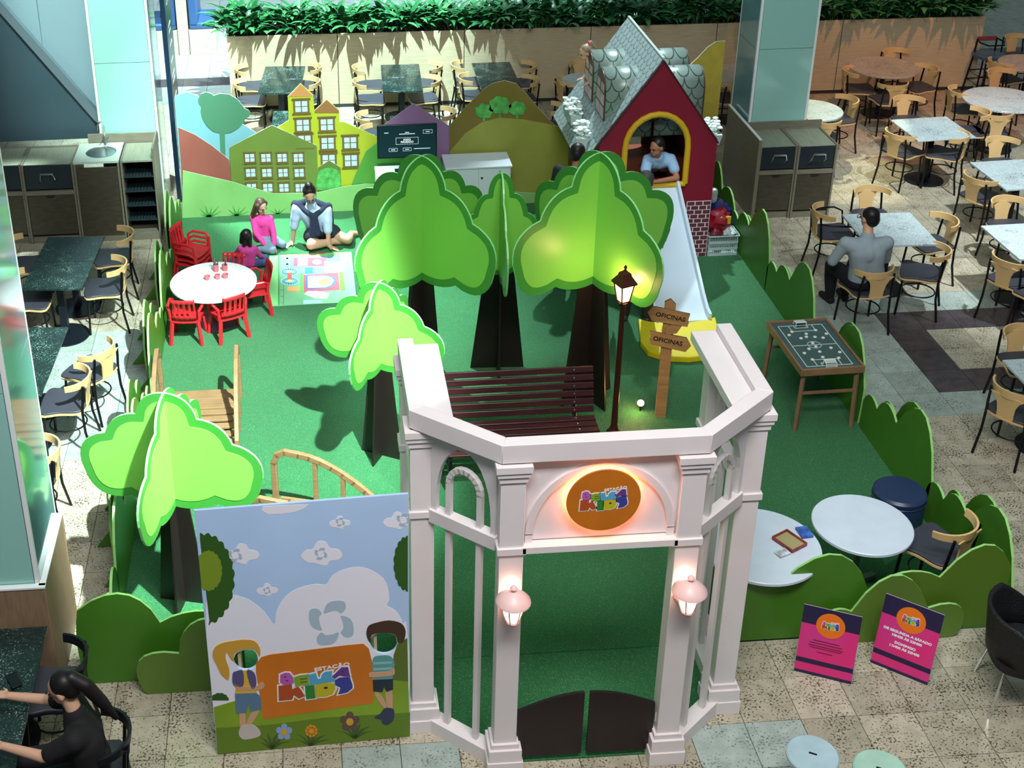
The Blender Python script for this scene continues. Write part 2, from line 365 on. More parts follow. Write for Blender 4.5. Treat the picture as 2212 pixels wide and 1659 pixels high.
bx.build('plinth_board', M('plinth_wood', (134, 112, 88), .5, var=.15, vscale=5, stretch=(9, 9, 1)), nb, bevel=.003)
MB().box((0, -hy, 1.006), (2*hx+.05, .045, .014)).box((hx, 0, 1.006), (.045, 2*hy, .014)).build('plinth_cap', ALU, nb)

# ---- menu totem beside the far left column
to = thing('menu_totem', 'tall dark menu board with white lettering behind the left column', 'sign', (-1.66, 16.42, 0))
MB().box((0, 0, 1.75), (.06, .78, 3.4)).build('board', M('totem_dark', (22, 44, 66), .25), to, bevel=.004)
WHT = M('print_white', (235, 240, 242), .5)
TT = frame((.0315, 0, 0), (0, 1, 0), (0, 0, 1))
textmesh('SÃO', .17, WHT, 'lettering', to, frame((.031, .0, 2.62), (0, 1, 0), (0, 0, 1)))
for z, wd in ((2.30, .30), (2.22, .24), (2.05, .34), (1.84, .28), (1.66, .34), (1.58, .3), (1.36, .36), (1.30, .30)):
    MB().box((.032, -.05, z), (.002, wd, .035)).build('text_line', WHT, to, smooth=False)
mb = MB()
mb.prism(catmull([(-.32, .45), (-.1, .5), (.2, .42), (.3, .62), (.28, .9), (.1, 1.12), (-.1, 1.18), (-.22, 1.0), (-.34, .8)], 4), 0, .003, 0, TT)
mb.build('picture', M('totem_print', (190, 205, 210), .5, var=.5, vscale=9), to)

# ---- big sloping cladding of the escalator, upper left
ESC = M('escalator_cladding', (74, 98, 108), .32, metal=.35, var=.05, vscale=2)
es = thing('escalator_side', 'blue-grey sloping escalator side cladding at upper left', 'escalator', (-4.2, 15.95, 0))
P0 = [(-3.2, 1.06), (1.66, 1.06), (1.60, 1.30), (-1.2, 5.7), (-3.2, 5.7)]
MB().prism([(-3.2, 1.02), (1.62, 1.02), (1.60, 1.32), (.75, 2.72), (-3.2, 5.0)][0:3]+[(-1.35, 5.6), (-3.2, 5.6)], 0, .10, 0, frame((0, 0, 0), (1, 0, 0), (0, 0, 1))).build('lower_panel', ESC, es)
mb = MB().bar((1.66, -.09, 1.27), (-1.36, -.09, 5.67), .10, .10); mb.build('sloping_rail', M('escalator_rail', (120, 142, 150), .3, metal=.4), es)
xs = [-1.1, -.2, .42, 1.03, 1.64]
for a, b in zip(xs, xs[1:]):
    MB().box(((a+b)/2, .16, 3.3), (b-a-.008, .04, 4.6)).build('wall_panel', M('escalator_panel', (140, 170, 178), .35, metal=.15), es)

# ---- seating booths beyond the planter end
BL = M('booth_vinyl', (52, 84, 130), .4); BW = M('booth_wood', (186, 180, 152), .5, var=.1, vscale=6, stretch=(1, 1, 8))
def booth(x0, x1, side, label):
    b = thing('booth', label, 'booth', ((x0+x1)/2, 22.35, 0)); w_ = x1-x0
    MB().box((0, .45, .22), (w_, .9, .44)).build('base', BW, b, bevel=.004)
    MB().box((0, .45, .50), (w_-.02, .86, .12)).build('seat', BL, b, bevel=.03)
    MB().box((side*(w_/2-.09), .45, .80), (.16, .86, .62)).build('backrest', BL, b, bevel=.03)
booth(-3.0, -2.10, 1, 'blue vinyl booth bench left of the wooden divider'); booth(-1.90, -1.45, -1, 'blue vinyl booth bench right of the wooden divider')
dv = MB().box((-2.0, 22.8, .62), (.18, .92, 1.24)).build('booth_divider', BW, bevel=.004); tag(dv, 'pale wooden divider panel between the two blue booth benches', 'divider')

# ================================================================== SERVICE COUNTERS
CABD = M('cabinet_dark_door', (66, 62, 50), .38, var=.2, vscale=4, stretch=(2, 2, 7)); STEEL = M('brushed_steel', (190, 198, 200), .25, metal=1)
FLAP = M('bin_flap', (52, 62, 70), .3, metal=.5); CHR = M('chrome', (225, 230, 232), .12, metal=1); CABT = M('cabinet_top', (140, 146, 126), .38, var=.1, vscale=5, stretch=(8, 1, 1))
def bin_cabinet(x0, x1, yf, depth, H, label, group=None):
    c = thing('bin_cabinet', label, 'cabinet', ((x0+x1)/2, yf, 0)); wd = x1-x0
    b = MB().box((-wd/2+.012, depth/2, H/2), (.024, depth, H)).box((wd/2-.012, depth/2, H/2), (.024, depth, H)).box((0, depth-.012, H/2), (wd-.05, .024, H)).box((0, depth/2, .04), (wd-.05, depth-.05, .08)).box((0, depth/2, H*.64), (wd-.05, depth-.05, .03))
    b.build('body', CABW, c, bevel=.002)
    MB().box((0, depth/2, H-.025), (wd-.05, depth-.05, .02)).build('top', CABT, c)
    MB().box((0, .016, H*.64), (wd-.05, .03, .05)).build('rail', CABW, c)
    d = MB().box((0, .02, H*.36), (wd-.056, .022, H*.50)).build('door', CABD, c, bevel=.003)
    MB().prism([(-.06, 0), (.06, 0), (.035, -.028), (-.035, -.028)], 0, .004, 0, frame((0, .006, H*.605), (1, 0, 0), (0, 0, 1))).build('finger_slot', M('slot_dark', (22, 22, 20), .8), d)
    f = MB().box((0, .03, H*.83), (wd-.06, .016, H*.30), 0, None).build('swing_flap', FLAP, c, bevel=.003)
    h = MB().tube([(-.09, .02, H*.83-.06), (-.09, -.05, H*.83+.0), (-.075, -.06, H*.83+.07), (.075, -.06, H*.83+.07), (.09, -.05, H*.83), (.09, .02, H*.83-.06)], .011, 8).build('handle', CHR, f)
    return c
bin_cabinet(5.53, 6.00, 14.78, .62, .97, 'waste bin cabinet with steel flap, left one of the right-hand pair')
bin_cabinet(6.00, 6.49, 14.76, .62, .97, 'waste bin cabinet with steel flap, right one of the right-hand pair')
# deeper low wall behind and beside them
cw = thing('counter_screen', 'wooden side screen wrapping the right column base', 'screen', (5.52, 15.4, 0))
MB().box((0, .0, .53), (.03, 1.25, 1.06)).build('side_board', CABW, cw, bevel=.003); MB().box((.5, -.02+.01, .53), (.97, .02, 1.06)).build('back_board', CABW, cw, bevel=.003); MB().box((0, 0, 1.065), (.034, 1.25, .012)).build('edge_strip', ALU, cw)
bin_cabinet(-3.40, -2.785, 14.97, .60, 1.05, 'waste bin cabinet left of the sink unit')
bin_cabinet(-4.02, -3.405, 14.99, .60, 1.05, 'waste bin cabinet furthest left, partly behind the near column')
# sink unit
s = thing('sink_cabinet', 'wooden sink cabinet with round steel basin', 'cabinet', (-2.505, 14.96, 0)); wd = .545
MB().box((-wd/2+.012, .3, .52), (.024, .60, 1.04)).box((wd/2-.012, .3, .52), (.024, .60, 1.04)).box((0, .3, .04), (wd-.05, .58, .08)).build('body', CABW, s, bevel=.002)
MB().prism([(-wd/2, -.005), (wd/2, -.005), (wd/2, .61), (-wd/2, .61)], 1.035, 1.06, 0, None, None, [circ((.03, .30), .17, 32)]).build('worktop', M('worktop_pale', (190, 205, 192), .3), s)
MB().lathe([(.185, .004), (.178, .008), (.168, 0), (.15, -.06), (.10, -.10), (.03, -.115)], 32, 0, None, (.03, .30, 1.06)).build('basin', STEEL, s)
MB().box((0, .014, .53), (wd-.056, .022, .90)).build('door', CABD, s, bevel=.003)
fa = MB().lathe([(.028, 0), (.026, .03), (.014, .04)], 16, 0, None, (.06, .53, 1.06)).tube([(.06, .53, 1.08), (.06, .53, 1.30), (.05, .51, 1.36), (.03, .46, 1.39), (0, .41, 1.36), (-.005, .40, 1.30)], .011, 8).build('tap', CHR, s)
MB().tube([(.06, .53, 1.12), (.12, .52, 1.16)], .008, 8).build('tap_lever', CHR, fa)
# tray rack
s = thing('tray_rack', 'open shelf unit with ribbed tray shelves right of the sink', 'cabinet', (-2.015, 14.955, 0)); wd = .41
MB().box((-wd/2+.012, .3, .525), (.024, .60, 1.05)).box((wd/2-.012, .3, .60), (.024, .60, 1.20)).box((0, .588, .525), (wd-.05, .024, 1.05)).box((0, .3, .05), (wd-.05, .58, .10)).build('body', CABW, s, bevel=.002)
MB().box((0, .3, 1.04), (wd-.05, .58, .022)).build('top', CABT, s)
for k in range(4):
    z = .26+k*.19; sh = MB().box((0, .3, z), (wd-.05, .56, .008)).build('shelf', M('rack_shelf', (60, 82, 88), .35, metal=.6), s)
    rb = MB()
    for j in range(9): rb.tube([(-wd/2+.05+j*(wd-.1)/8, .02+q*.054, z+.012+(.012 if (q+j) % 2 else 0)) for q in range(11)], .004, 5)
    rb.build('ribs', STEEL, sh)
bk = MB().box((-2.24, 15.60, 1.10), (.86, .03, .14)).build('backsplash', CABW, bevel=.003); tag(bk, 'low wooden upstand behind the sink and tray rack', 'upstand')

# ================================================================== HEDGE PANELS
HG = M('hedge_paint', (66, 122, 28), .42, var=.06, vscale=3); HE = M('hedge_edge', (150, 206, 120), .45); HG2 = M('hedge_paint_olive', (92, 128, 44), .42, var=.06, vscale=3)
def hedge(A, B, outline, label, th=.02, paint=HG, foot=True, fs=1):
    """flat cloud-topped board standing on the line A->B; outline in metres (along, up)"""
    A = Vector((A[0], A[1], 0)); B = Vector((B[0], B[1], 0)); t = (B-A).normalized()
    h = thing('hedge_panel', label, 'hedge panel', A, math.atan2(t.y, t.x), 'green cut-out hedge panels around the play area')
    MB().prism(outline, -th/2, th/2, 0, frame((0, 0, .004), (1, 0, 0), (0, 0, 1)), 1).build('board', [paint, HE], h, smooth=False)
    if foot:
        L = max(p[0] for p in outline)
        for s in (.25, .75): MB().prism([(0, 0), (.16, 0), (0, .22)], -.009, .009, 0, frame((L*s, fs*.012, .006), (0, fs, 0), (0, 0, 1))).build('back_brace', paint, h)
    return h
def lobes(pts, bul): return arcs(pts, bul)
FP = lobes([(0, 0), (0, .36), (.26, .40), (.62, .50), (1.34, .42), (1.36, .0)], [0, .30, .28, .46, .06, 0])
FP = arcs([(1.38, 0), (1.40, .40), (.66, .48), (.28, .38), (0, .30), (0, 0)], [.02, .56, .30, .30, 0, 0])
RP = arcs([(.98, 0), (1.0, .36), (.34, .34), (.06, .26), (0, 0)], [.04, .50, .34, .05, 0])
ends = [14.27, 12.9, 11.6, 10.17, 8.82]
wh = ['beside the toy crate, farthest from the entrance', 'next to the man in grey', 'behind the football table', 'in front of the dark pouf, farther one', 'nearest the dark pouf']
for i, y in enumerate(ends):
    hedge((5.07, y), (5.07, y-1.36), FP, 'inner green hedge panel on the right side, '+wh[i])
    hedge((5.21, y-.02), (5.21, y-1.3), RP, 'outer green hedge panel on the right side, '+wh[i])
hedge((5.13, 15.45), (5.13, 14.3), arcs([(1.14, 0), (1.15, .34), (.62, .40), (.12, .42), (0, 0)], [.05, .3, .52, .05, 0]), 'green hedge panel between the playhouse and the right column', paint=HG)
wl = ['beside the mural', 'beside the stacked red chairs', 'beside the round children table', 'beside the little bridge, farther one', 'beside the near column']
for i, y in enumerate([15.3, 13.9, 12.5, 10.95, 9.55, 8.3]):
    FPs = [(p[0]*(1.0 if y > 8.5 else .6), p[1]) for p in FP]
    if i < 5:
        hedge((-1.585, y), (-1.585, y-1.36), FP, 'inner green hedge panel on the left side, '+wl[i], fs=-1)
        hedge((-1.70, y+.22), (-1.70, y-.9), RP, 'outer green hedge panel on the left side, '+wl[i], fs=-1, foot=i > 0)
hedge((-1.585, 8.17), (-1.585, 7.5), arcs([(.66, 0), (.67, .36), (.30, .46), (0, .40), (0, 0)], [.03, .45, .4, 0, 0]), 'short green hedge panel at the front left corner')
hedge((-1.75, 7.45), (-.6, 7.45), arcs([(1.15, 0), (1.15, .50), (.57, .53), (.0, .68), (0, 0)], [0, .17, .35, .05, 0]), 'wide green hedge panel at the front left, behind the low round one')
hedge((-1.36, 7.31), (-.62, 7.31), arcs([(.74, 0), (.74, .62), (.31, .36), (.02, .06), (.06, 0)], [0, .34, .42, .1, 0]), 'low round-lobed hedge panel at the front left beside the photo board', paint=HG2)
hedge((2.90, 7.48), (4.06, 7.48), arcs([(1.14, 0), (1.10, .42), (.42, .53), (0, .50), (0, 0)], [.06, .44, .09, 0, 0]), 'green hedge panel at the front right next to the pavilion')
hedge((4.04, 7.485), (5.12, 7.485), arcs([(1.05, 0), (1.06, .42), (.49, .50), (0, .44), (0, 0)], [.05, .56, .20, 0, 0]), 'green hedge panel at the front right corner', paint=M('hedge_paint_dull', (84, 118, 30), .45))
hedge((3.66, 7.40), (4.76, 7.40), arcs([(1.0, 0), (1.06, .06), (.78, .29), (.20, .30), (0, .20), (.05, 0)], [.08, .42, .56, .35, .1, 0]), 'low cloud hedge panel behind the two magenta posters', paint=HG2)

# ================================================================== CUT-OUT TREES
CR1 = M('tree_border_green', (66, 150, 58), .35, spec=.4); CR2 = M('tree_face_lime', (130, 210, 84), .35, spec=.4); CRE = M('tree_edge_pale', (150, 232, 150), .4)
TRK = M('trunk_black_brown', (26, 18, 15), .5, var=.1)
HALF = [(0, 0), (.29, .25), (.61, .49), (.86, .92), (.42, 1.17), (0, 1.25)]; BUL = [.20, .17, .27, .28, .10]
def crown_outline(sc, wx=1):
    right = arcs([(x, -d) for x, d in HALF], [-b for b in BUL], 8)
    pts = [(x, y) for x, y in right]
    left = [(-x, y) for x, y in pts[::-1]][1:-1]
    return [(x*sc*wx, y*sc) for x, y in pts+left]
def tree(base, H, sc, th, hw, label, wx=1):
    az = math.degrees(math.atan2(base[0], base[1])); rot = math.radians(th-az)
    t = thing('cutout_tree', label, 'tree', (base[0], base[1], .013), rot, 'cut-out plywood trees'); 
    zb = H-1.25*sc
    for k in range(2):
        o = crown_outline(sc, wx if k == 0 else 1); i_ = inset(o, .078*sc**.5 if wx == 1 or k else .05)
        A = frame((0, 0, H), (1, 0, 0), (0, 0, 1)) if k == 0 else frame((0, 0, H-.0), (0, 1, 0), (0, 0, 1))
        p = MB().prism(o, -.009, .009, 0, A, 1).build('crown_panel', [CR1, CRE], t, smooth=False)
        MB().prism(i_, -.0115, .0115, 0, A).build('lime_face', CR2, p, smooth=False)
        MB().prism([(-hw, 0), (hw, 0), (hw*.46, zb+.25*sc), (-hw*.46, zb+.25*sc)], -.008, .008, 0, frame((0, 0, 0), (1, 0, 0), (0, 0, 1)) if k == 0 else frame((0, 0, 0), (0, 1, 0), (0, 0, 1))).build('trunk_panel', TRK, t, smooth=False)
    return t
tree((1.076, 11.437), 2.39, 1.03, -42, .26, 'tall cut-out tree left of centre, in front of the television')
tree((1.848, 11.545), 2.14, .86, 6, .27, 'cut-out tree between the two tall ones, seen edge on', .5)
tree((2.628, 10.904), 2.57, 1.05, -50, .30, 'tall cut-out tree right of centre, behind the lamp post')
tree((.579, 10.109), 1.78, .69, -25, .20, 'small cut-out tree beside the bench and the pavilion')
tree((-1.098, 8.272), 1.92, .80, -22, .20, 'brightly lit small cut-out tree at the front left')

# ================================================================== PAINTED VILLAGE MURAL
MY = 15.55
mu = thing('village_mural', 'painted cut-out village and hills backdrop behind the play area', 'backdrop', (0, MY, 0))
def C2(a, b): return (370+a/4.514, 180+b/4.514)
def C3(a, b): return (700+a/4.096, b/4.096)
def tr(pts, f, off): return [onY(*f(*p), MY+off) for p in pts]
EDW = M('mural_white_edge', (225, 235, 225), .5)
def mural(name, pts, f, off, mat, th=.008, parent=None, sm=0, edge=True):
    q = tr(pts, f, off); q = [(x, max(z, .014)) for x, z in q]
    if sm: q = catmull(q, sm)
    return MB().prism(q, 0, th, 0, frame((0, off+th, 0), (1, 0, 0), (0, 0, 1)), 1 if edge else 0).build(name, [mat, EDW], parent or mu, smooth=False)
mg = lambda n, c, **k: M('mural_'+n, c, .5, **k)
sky = mural('sky_panel', [(115, 1100), (30, 150), (60, 112), (150, 88), (220, 105), (300, 150), (520, 330), (700, 400), (830, 482), (840, 700), (620, 1100)], C2, .060, mg('sky', (120, 178, 190), var=.08, vscale=1))
mural('tree_panel', [(262, 150), (285, 105), (340, 85), (390, 100), (412, 120), (470, 100), (560, 105), (640, 150), (690, 210), (715, 245), (750, 258), (770, 290), (760, 325), (725, 345), (700, 390), (650, 440), (580, 480), (523, 490), (530, 720), (482, 720), (470, 485), (400, 465), (340, 410), (300, 340), (285, 280), (290, 230), (265, 190)], C2, .050, mg('tree', (74, 130, 100)))
bh = mural('red_hill_panel', [(70, 430), (230, 500), (400, 610), (560, 740), (600, 960), (590, 1060), (110, 1000)], C2, .040, mg('redhill', (150, 88, 76), var=.1, vscale=2))
yh = mural('yellow_house_panel', [(1030, 430), (1145, 360), (1135, 130), (1260, 0), (1385, 115), (1395, 265), (1515, 155), (1638, 262), (1640, 375), (1690, 378), (2005, 520), (2050, 560), (2060, 900), (1660, 1120), (1430, 1120), (1040, 900)], C2, .032, mg('yellow', (176, 190, 44), var=.08, vscale=1.5))
RF = mg('roof', (196, 140, 84)); WF = mg('window_frame', (112, 92, 44)); WP = mg('window_pane', (190, 214, 236))
mural('roof_gable', [(1138, 132), (1260, 8), (1382, 128)], C2, .027, RF, .006, yh, 0, False); mural('roof_gable', [(1397, 290), (1397, 270), (1515, 165), (1635, 270), (1635, 290)], C2, .027, mg('roof_brown', (150, 104, 62)), .006, yh, 0, False)
def window(cx, cy, w_, h_, off, parent, f=C2, trim=True, tw_=1.16):
    (xa, za), (xb, zb) = onY(*f(cx-w_/2, cy+h_/2), MY+off), onY(*f(cx+w_/2, cy-h_/2), MY+off)
    cxm, czm = (xa+xb)/2, (za+zb)/2; W_, H_ = xb-xa, zb-za; b = MB(); y = off
    b.box((cxm, y-.002, czm), (W_, .006, H_))
    for sx in (-1, 1):
        for sz in (-1, 1): b.box((cxm+sx*W_*.205, y-.005, czm+sz*H_*.195), (W_*.34, .004, H_*.33), 1)
    if trim:
        for sz in (-1, 1): b.box((cxm, y-.004, czm+sz*H_*.5), (W_*tw_, .010, H_*.10))
    b.build('window', [WF, WP], parent, smooth=False)
for cx, cy in ((1268, 225), (1283, 408), (1517, 402), (1525, 583), (1745, 578), (1535, 750), (1752, 752), (1300, 562)): window(cx, cy, 152, 150, .026, yh)
gh = mural('green_house_panel', [(568, 625), (980, 408), (1420, 608), (1440, 1150), (720, 1150), (590, 1060)], C2, .018, mg('greenhouse', (108, 132, 56), var=.12, vscale=1.5))
for r in range(3):
    for c in range(4): window(765+c*158+r*9, 725+r*146, 112, 108, .013, gh, tw_=1.06)
sh = mural('small_house_panel', [(1432, 820), (1540, 752), (1650, 820), (1665, 1120), (1430, 1120)], C2, .012, mg('smallhouse', (96, 118, 52)))
BU = mg('bush', (88, 176, 88), var=.35, vscale=14)
mural('bush', [(1425, 900), (1440, 860), (1490, 835), (1550, 825), (1610, 845), (1645, 880), (1650, 960), (1640, 1010), (1430, 1040)], C2, .006, BU, .006, sh, 3, False)
mural('far_green_hill', [(1790, 900), (1900, 660), (2000, 580), (2060, 560), (2300, 620), (2300, 1150), (1700, 1150)], C2, .010, mg('hill_green', (86, 160, 62), var=.1, vscale=2), .006)
purple = mural('purple_house_panel', [(520, 1110), (790, 915), (1110, 1115), (1115, 1900), (520, 1900)], C3, .040, mg('purple', (142, 108, 150), var=.1, vscale=2))
hb = mural('brown_hill_panel', [(1108, 1112), (1250, 950), (1400, 800), (1480, 740), (1600, 712), (1700, 740), (1800, 840), (1900, 960), (2050, 1120), (2150, 1240), (2200, 1400), (2200, 1900), (1108, 1900)], C3, .030, mg('brownhill', (122, 108, 46), var=.12, vscale=1.5))
mural('olive_hill', [(1112, 1340), (1250, 1180), (1400, 1080), (1550, 1042), (1750, 1055), (1950, 1090), (2100, 1125), (2165, 1260), (2170, 1900), (1112, 1900)], C3, .024, mg('olive', (150, 158, 70), var=.14, vscale=1.5), .005, hb, 0, False)
for cx, cy, r in ((1415, 985, 78), (1710, 962, 76), (1555, 935, 96)):
    mural('painted_tree', [(cx-12, cy+r*1.1), (cx-10, cy+r*.7)]+[(cx+r*(1+.10*math.cos(7*a))*math.cos(a), cy-r*.85*(1+.10*math.cos(7*a))*math.sin(a)) for a in [PI*1.35-q*PI*1.7/22 for q in range(23)]]+[(cx+10, cy+r*.7), (cx+12, cy+r*1.1)], C3, .018, BU, .006, hb, 0, False)
gr = mural('meadow_panel', [(112, 850), (330, 900), (590, 958), (720, 1000), (1000, 1075), (1430, 1065), (1660, 1010), (1900, 980), (2300, 1000), (3000, 1040), (3900, 1090), (3900, 1330), (112, 1370)], C2, -.02, mg('meadow', (138, 196, 116), var=.16, vscale=1.2))
GT = mg('grass_tuft', (76, 158, 70))
for cx, cy, s in ((370, 1300, 1.0), (640, 1300, .95), (1040, 1300, .8), (1500, 1290, .8)):
    for a, l in ((-75, 90), (-50, 120), (-20, 120), (15, 100), (42, 140), (66, 130)):
        an = math.radians(a); dx, dy = math.sin(an), math.cos(an)
        mural('grass_blade', [(cx-16*s+10*dx, cy+30), (cx+s*l*dx, cy-s*l*dy), (cx+16*s+10*dx, cy+30)], C2, -.024, GT, .003, gr, 0, False)

# ================================================================== WHITE ENTRANCE PAVILION
PW = M('pavilion_white', (226, 220, 220), .42, var=.03, vscale=3)
pv = thing('pavilion', 'white arched wooden entrance pavilion with open sides', 'pavilion', (pvx, 6.9, 0))
PT = 2.62; KY = -6.9
def W2(x, y): return Vector((x, y+KY, 0))
cor = [W2(-1.13, 7.70), W2(-1.13, 6.83), W2(-.62, 6.40), W2(.62, 6.40), W2(1.13, 6.83), W2(1.13, 7.70)]
inn = [W2(-1.03, 7.70), W2(-1.03, 6.875), W2(-.585, 6.49), W2(.585, 6.49), W2(1.03, 6.875), W2(1.03, 7.70)]
for i in range(5):
    q = [cor[i], cor[i+1], inn[i+1], inn[i]]
    MB().prism([(p.x, p.y) for p in q], PT-.13, PT).build('cornice', PW, pv, bevel=.004)
for s in (-1, 1):
    MB().prism([(s*1.03, .80), (s*1.03, -.03), (s*.86, -.15), (s*.86, .80)], PT-.12, PT-.05).build('inner_ledge', PW, pv, bevel=.004)
def post(x, y, a, wd=.15, dp=.13):
    c = MB().box((0, 0, 1.24), (wd, dp, 2.48), 0, rotz(a, (x, y+KY, 0))).build('post', PW, pv, bevel=.003)
    R = rotz(a, (x, y+KY, 0))
    MB().box((0, 0, 2.41), (wd+.05, dp+.05, .03), 0, R).box((0, 0, 2.455), (wd+.07, dp+.07, .05), 0, R).box((0, 0, 2.37), (wd+.025, dp+.025, .04), 0, R).build('capital', PW, c, bevel=.003)
    MB().box((0, 0, .16), (wd+.07, dp+.07, .10), 0, R).box((0, 0, .23), (wd+.035, dp+.035, .04), 0, R).box((0, 0, .055), (wd+.09, dp+.09, .11), 0, R).build('plinth_block', PW, c, bevel=.003)
    MB().box((0, 0, 1.84), (wd+.03, dp+.03, .05), 0, R).build('collar', PW, c, bevel=.003)
for s in (-1, 1):
    post(s*.545, 6.475, 0); post(s*1.05, 6.885, s*.0); post(s*1.05, 7.63, 0)
def arch_poly(w_, h0, h1, n=14):
    """opening: straight to h0 then half ellipse up to h1"""
    return [(-w_/2, 0), (w_/2, 0)]+[(w_/2*math.cos(PI*k/n), h0+(h1-h0)*math.sin(PI*k/n)) for k in range(n+1)]
def bay(A, B):
    A = Vector(A); B = Vector(B); t = (B-A); L = t.length; t.normalize(); n = Vector((t.y, -t.x, 0))
    def T(z, off=0): return frame((A+B)/2+Vector((0, 0, z))+n*off, t, (0, 0, 1))
    hw = L/2
    ap = [(x, y) for x, y in arch_poly(L-.07, .10, .53)]; o = [(-hw, -.0), (-ap[1][0], 0)]
    out = [(-hw, 0), (-(L-.07)/2, 0)]+[(x, y) for x, y in reversed(ap[2:])]+[((L-.07)/2, 0), (hw, 0), (hw, .60), (-hw, .60)]
    MB().prism(out, -.02, .02, 0, T(1.885)).build('arch_spandrel', PW, pv, smooth=False)
    rw = .115; path = [(-rw, 0, 0), (-rw, .24, 0)]+[(-rw*math.cos(PI*k/10), .24+rw*1.15*math.sin(PI*k/10), 0) for k in range(1, 10)]+[(rw, .24, 0), (rw, 0, 0)]
    b = MB(); T0 = T(1.885)
    for p, q in zip(path, path[1:]):
        p = Vector(p); q = Vector(q); d = (q-p).normalized()*.006; b.bar(T0 @ (p-d), T0 @ (q+d), .035, .035, 0, tuple(n))
    b.build('inner_arch', PW, pv, smooth=False)
    MB().box((0, 0, 0), (L+.02, .075, .10), 0, T(1.835) @ Matrix.Rotation(PI/2, 4, 'X')).build('middle_rail', PW, pv, bevel=.003)
    MB().box((0, 0, 0), (L+.02, .11, .12), 0, T(.055) @ Matrix.Rotation(PI/2, 4, 'X')).build('bottom_rail', PW, pv, bevel=.003)
    for s in (-1, 1): MB().box((0, 0, 0), (.036, 1.70, .036), 0, frame((A+B)/2+t*s*rw+Vector((0, 0, .95)), t, (0, 0, 1))).build('bar', PW, pv)
for s in (-1, 1):
    a, b = W2(s*.62, 6.52), W2(s*.98, 6.83)
    bay(a, b) if s > 0 else bay(b, a)
    a, b = W2(s*1.06, 6.96), W2(s*1.06, 7.56)
    bay(a, b) if s > 0 else bay(b, a)
TPn = frame((0, 6.47+KY, 0), (1, 0, 0), (0, 0, 1))
MB().box((0, 2.18, 0), (.95, .60, .02), 0, TPn).build('front_board', PW, pv, bevel=.002)
n = 24
ring = [(.46*math.cos(PI*k/n), 1.93+.50*math.sin(PI*k/n)) for k in range(n+1)]+[(.415*math.cos(PI*k/n), 1.93+.455*math.sin(PI*k/n)) for k in range(n, -1, -1)]
MB().prism(ring, .01, .03, 0, TPn).build('arch_moulding', PW, pv)
for s in (-1, 1): MB().box((s*.4375, 1.90, .02), (.045, .07, .02), 0, TPn).build('moulding_foot', PW, pv)
MB().box((0, 1.845, .02), (.96, .05, .11), 0, TPn).build('front_beam', PW, pv, bevel=.003)

# ---- logo (letters as raised shapes)
LET = [('B', (186, 92, 178), [(120, 530), (200, 490), (270, 495), (312, 560), (332, 620), (332, 700), (260, 760), (180, 752), (110, 700)]),
 ('E', (130, 168, 40), [(340, 590), (450, 548), (565, 540), (582, 760), (350, 785)]),
 ('L', (86, 168, 206), [(568, 548), (700, 508), (725, 640), (775, 630), (800, 540), (850, 490), (970, 470), (950, 590), (1000, 640), (990, 700), (700, 760), (600, 760)]),
 ('A', (104, 58, 140), [(960, 600), (1120, 400), (1230, 400), (1255, 600), (1180, 600), (1080, 582), (1004, 640)]),
 ('K', (178, 78, 34), [(80, 770), (300, 745), (300, 850), (400, 792), (450, 880), (500, 1010), (400, 1060), (320, 980), (290, 1080), (70, 1100)]),
 ('I', (44, 132, 48), [(510, 782), (660, 772), (670, 1060), (520, 1080), (512, 900)]),
 ('D', (196, 184, 30), [(690, 762), (850, 722), (980, 742), (1012, 860), (960, 980), (850, 1030), (680, 1040)]),
 ('S', (58, 66, 150), [(1000, 680), (1080, 622), (1250, 612), (1290, 780), (1290, 860), (1200, 950), (1050, 990), (1090, 840), (1010, 782)])]
def logo(parent, T, width):
    k = width/1230
    def q(p): return ((p[0]-680)*k, -(p[1]+.09*(p[0]-680)-770)*k)
    for nme, c, pts in LET:
        P = [q(p) for p in pts]
        MB().prism(inset(P, -.020*width), 0, .0012, 0, T).build('letter_outline', WHT, parent, smooth=False)
        MB().prism(P, 0, .0024, 0, T).build('letter', M('letter_'+nme.lower(), c, .5), parent, smooth=False)
    dk = M('letter_mark', (60, 40, 70), .6); b = MB()
    for x, y, w_, h_ in ((195, 580, 34, 22), (225, 658, 44, 18), (495, 630, 110, 14), (495, 697, 110, 14), (1140, 495, 30, 26), (1140, 740, 34, 14), (850, 835, 60, 44)):
        c = q((x, y)); b.box((c[0], c[1], .0028), (w_*k, h_*k, .0008), 0, T)
    b.build('letter_counters', dk, parent, smooth=False)
    c = q((965, 395)); textmesh('ESTAÇÃO', 98*k, WHT, 'lettering', parent, T @ Matrix.Translation((c[0], c[1], .001)) @ Matrix.Rotation(.10, 4, 'Z') @ Matrix.Scale(1.35, 4, (1, 0, 0)), .001, bold=.002*width)
# ---- back-lit round sign
ORG = M('sign_orange', (196, 112, 22), .5, var=.08, vscale=6)
sg = thing('round_sign', 'round orange back-lit sign reading ESTAÇÃO BELLA KIDS on the pavilion', 'sign', (pvx, 6.405, 2.19))
TS_ = frame((0, 0, 0), (1, 0, 0), (0, 0, 1))
MB().lathe([(.222, -.006), (.226, 0), (.222, .006)], 48, 0, TS_).build('disc', ORG, sg)
MB().lathe([(.190, -.030), (.208, -.030), (.208, -.012), (.190, -.012)], 48, 0, TS_).build('led_ring', M('led_amber', (255, 140, 60), .5, emit=9, ecol=(255, 150, 80)), sg)
MB().tube([(0, 0, -.045), (0, 0, -.006)], .03, 12, 0, TS_).build('standoff', PW, sg)
logo(sg, frame((0, -.0065, 0), (1, 0, 0), (0, 0, 1)), .29)
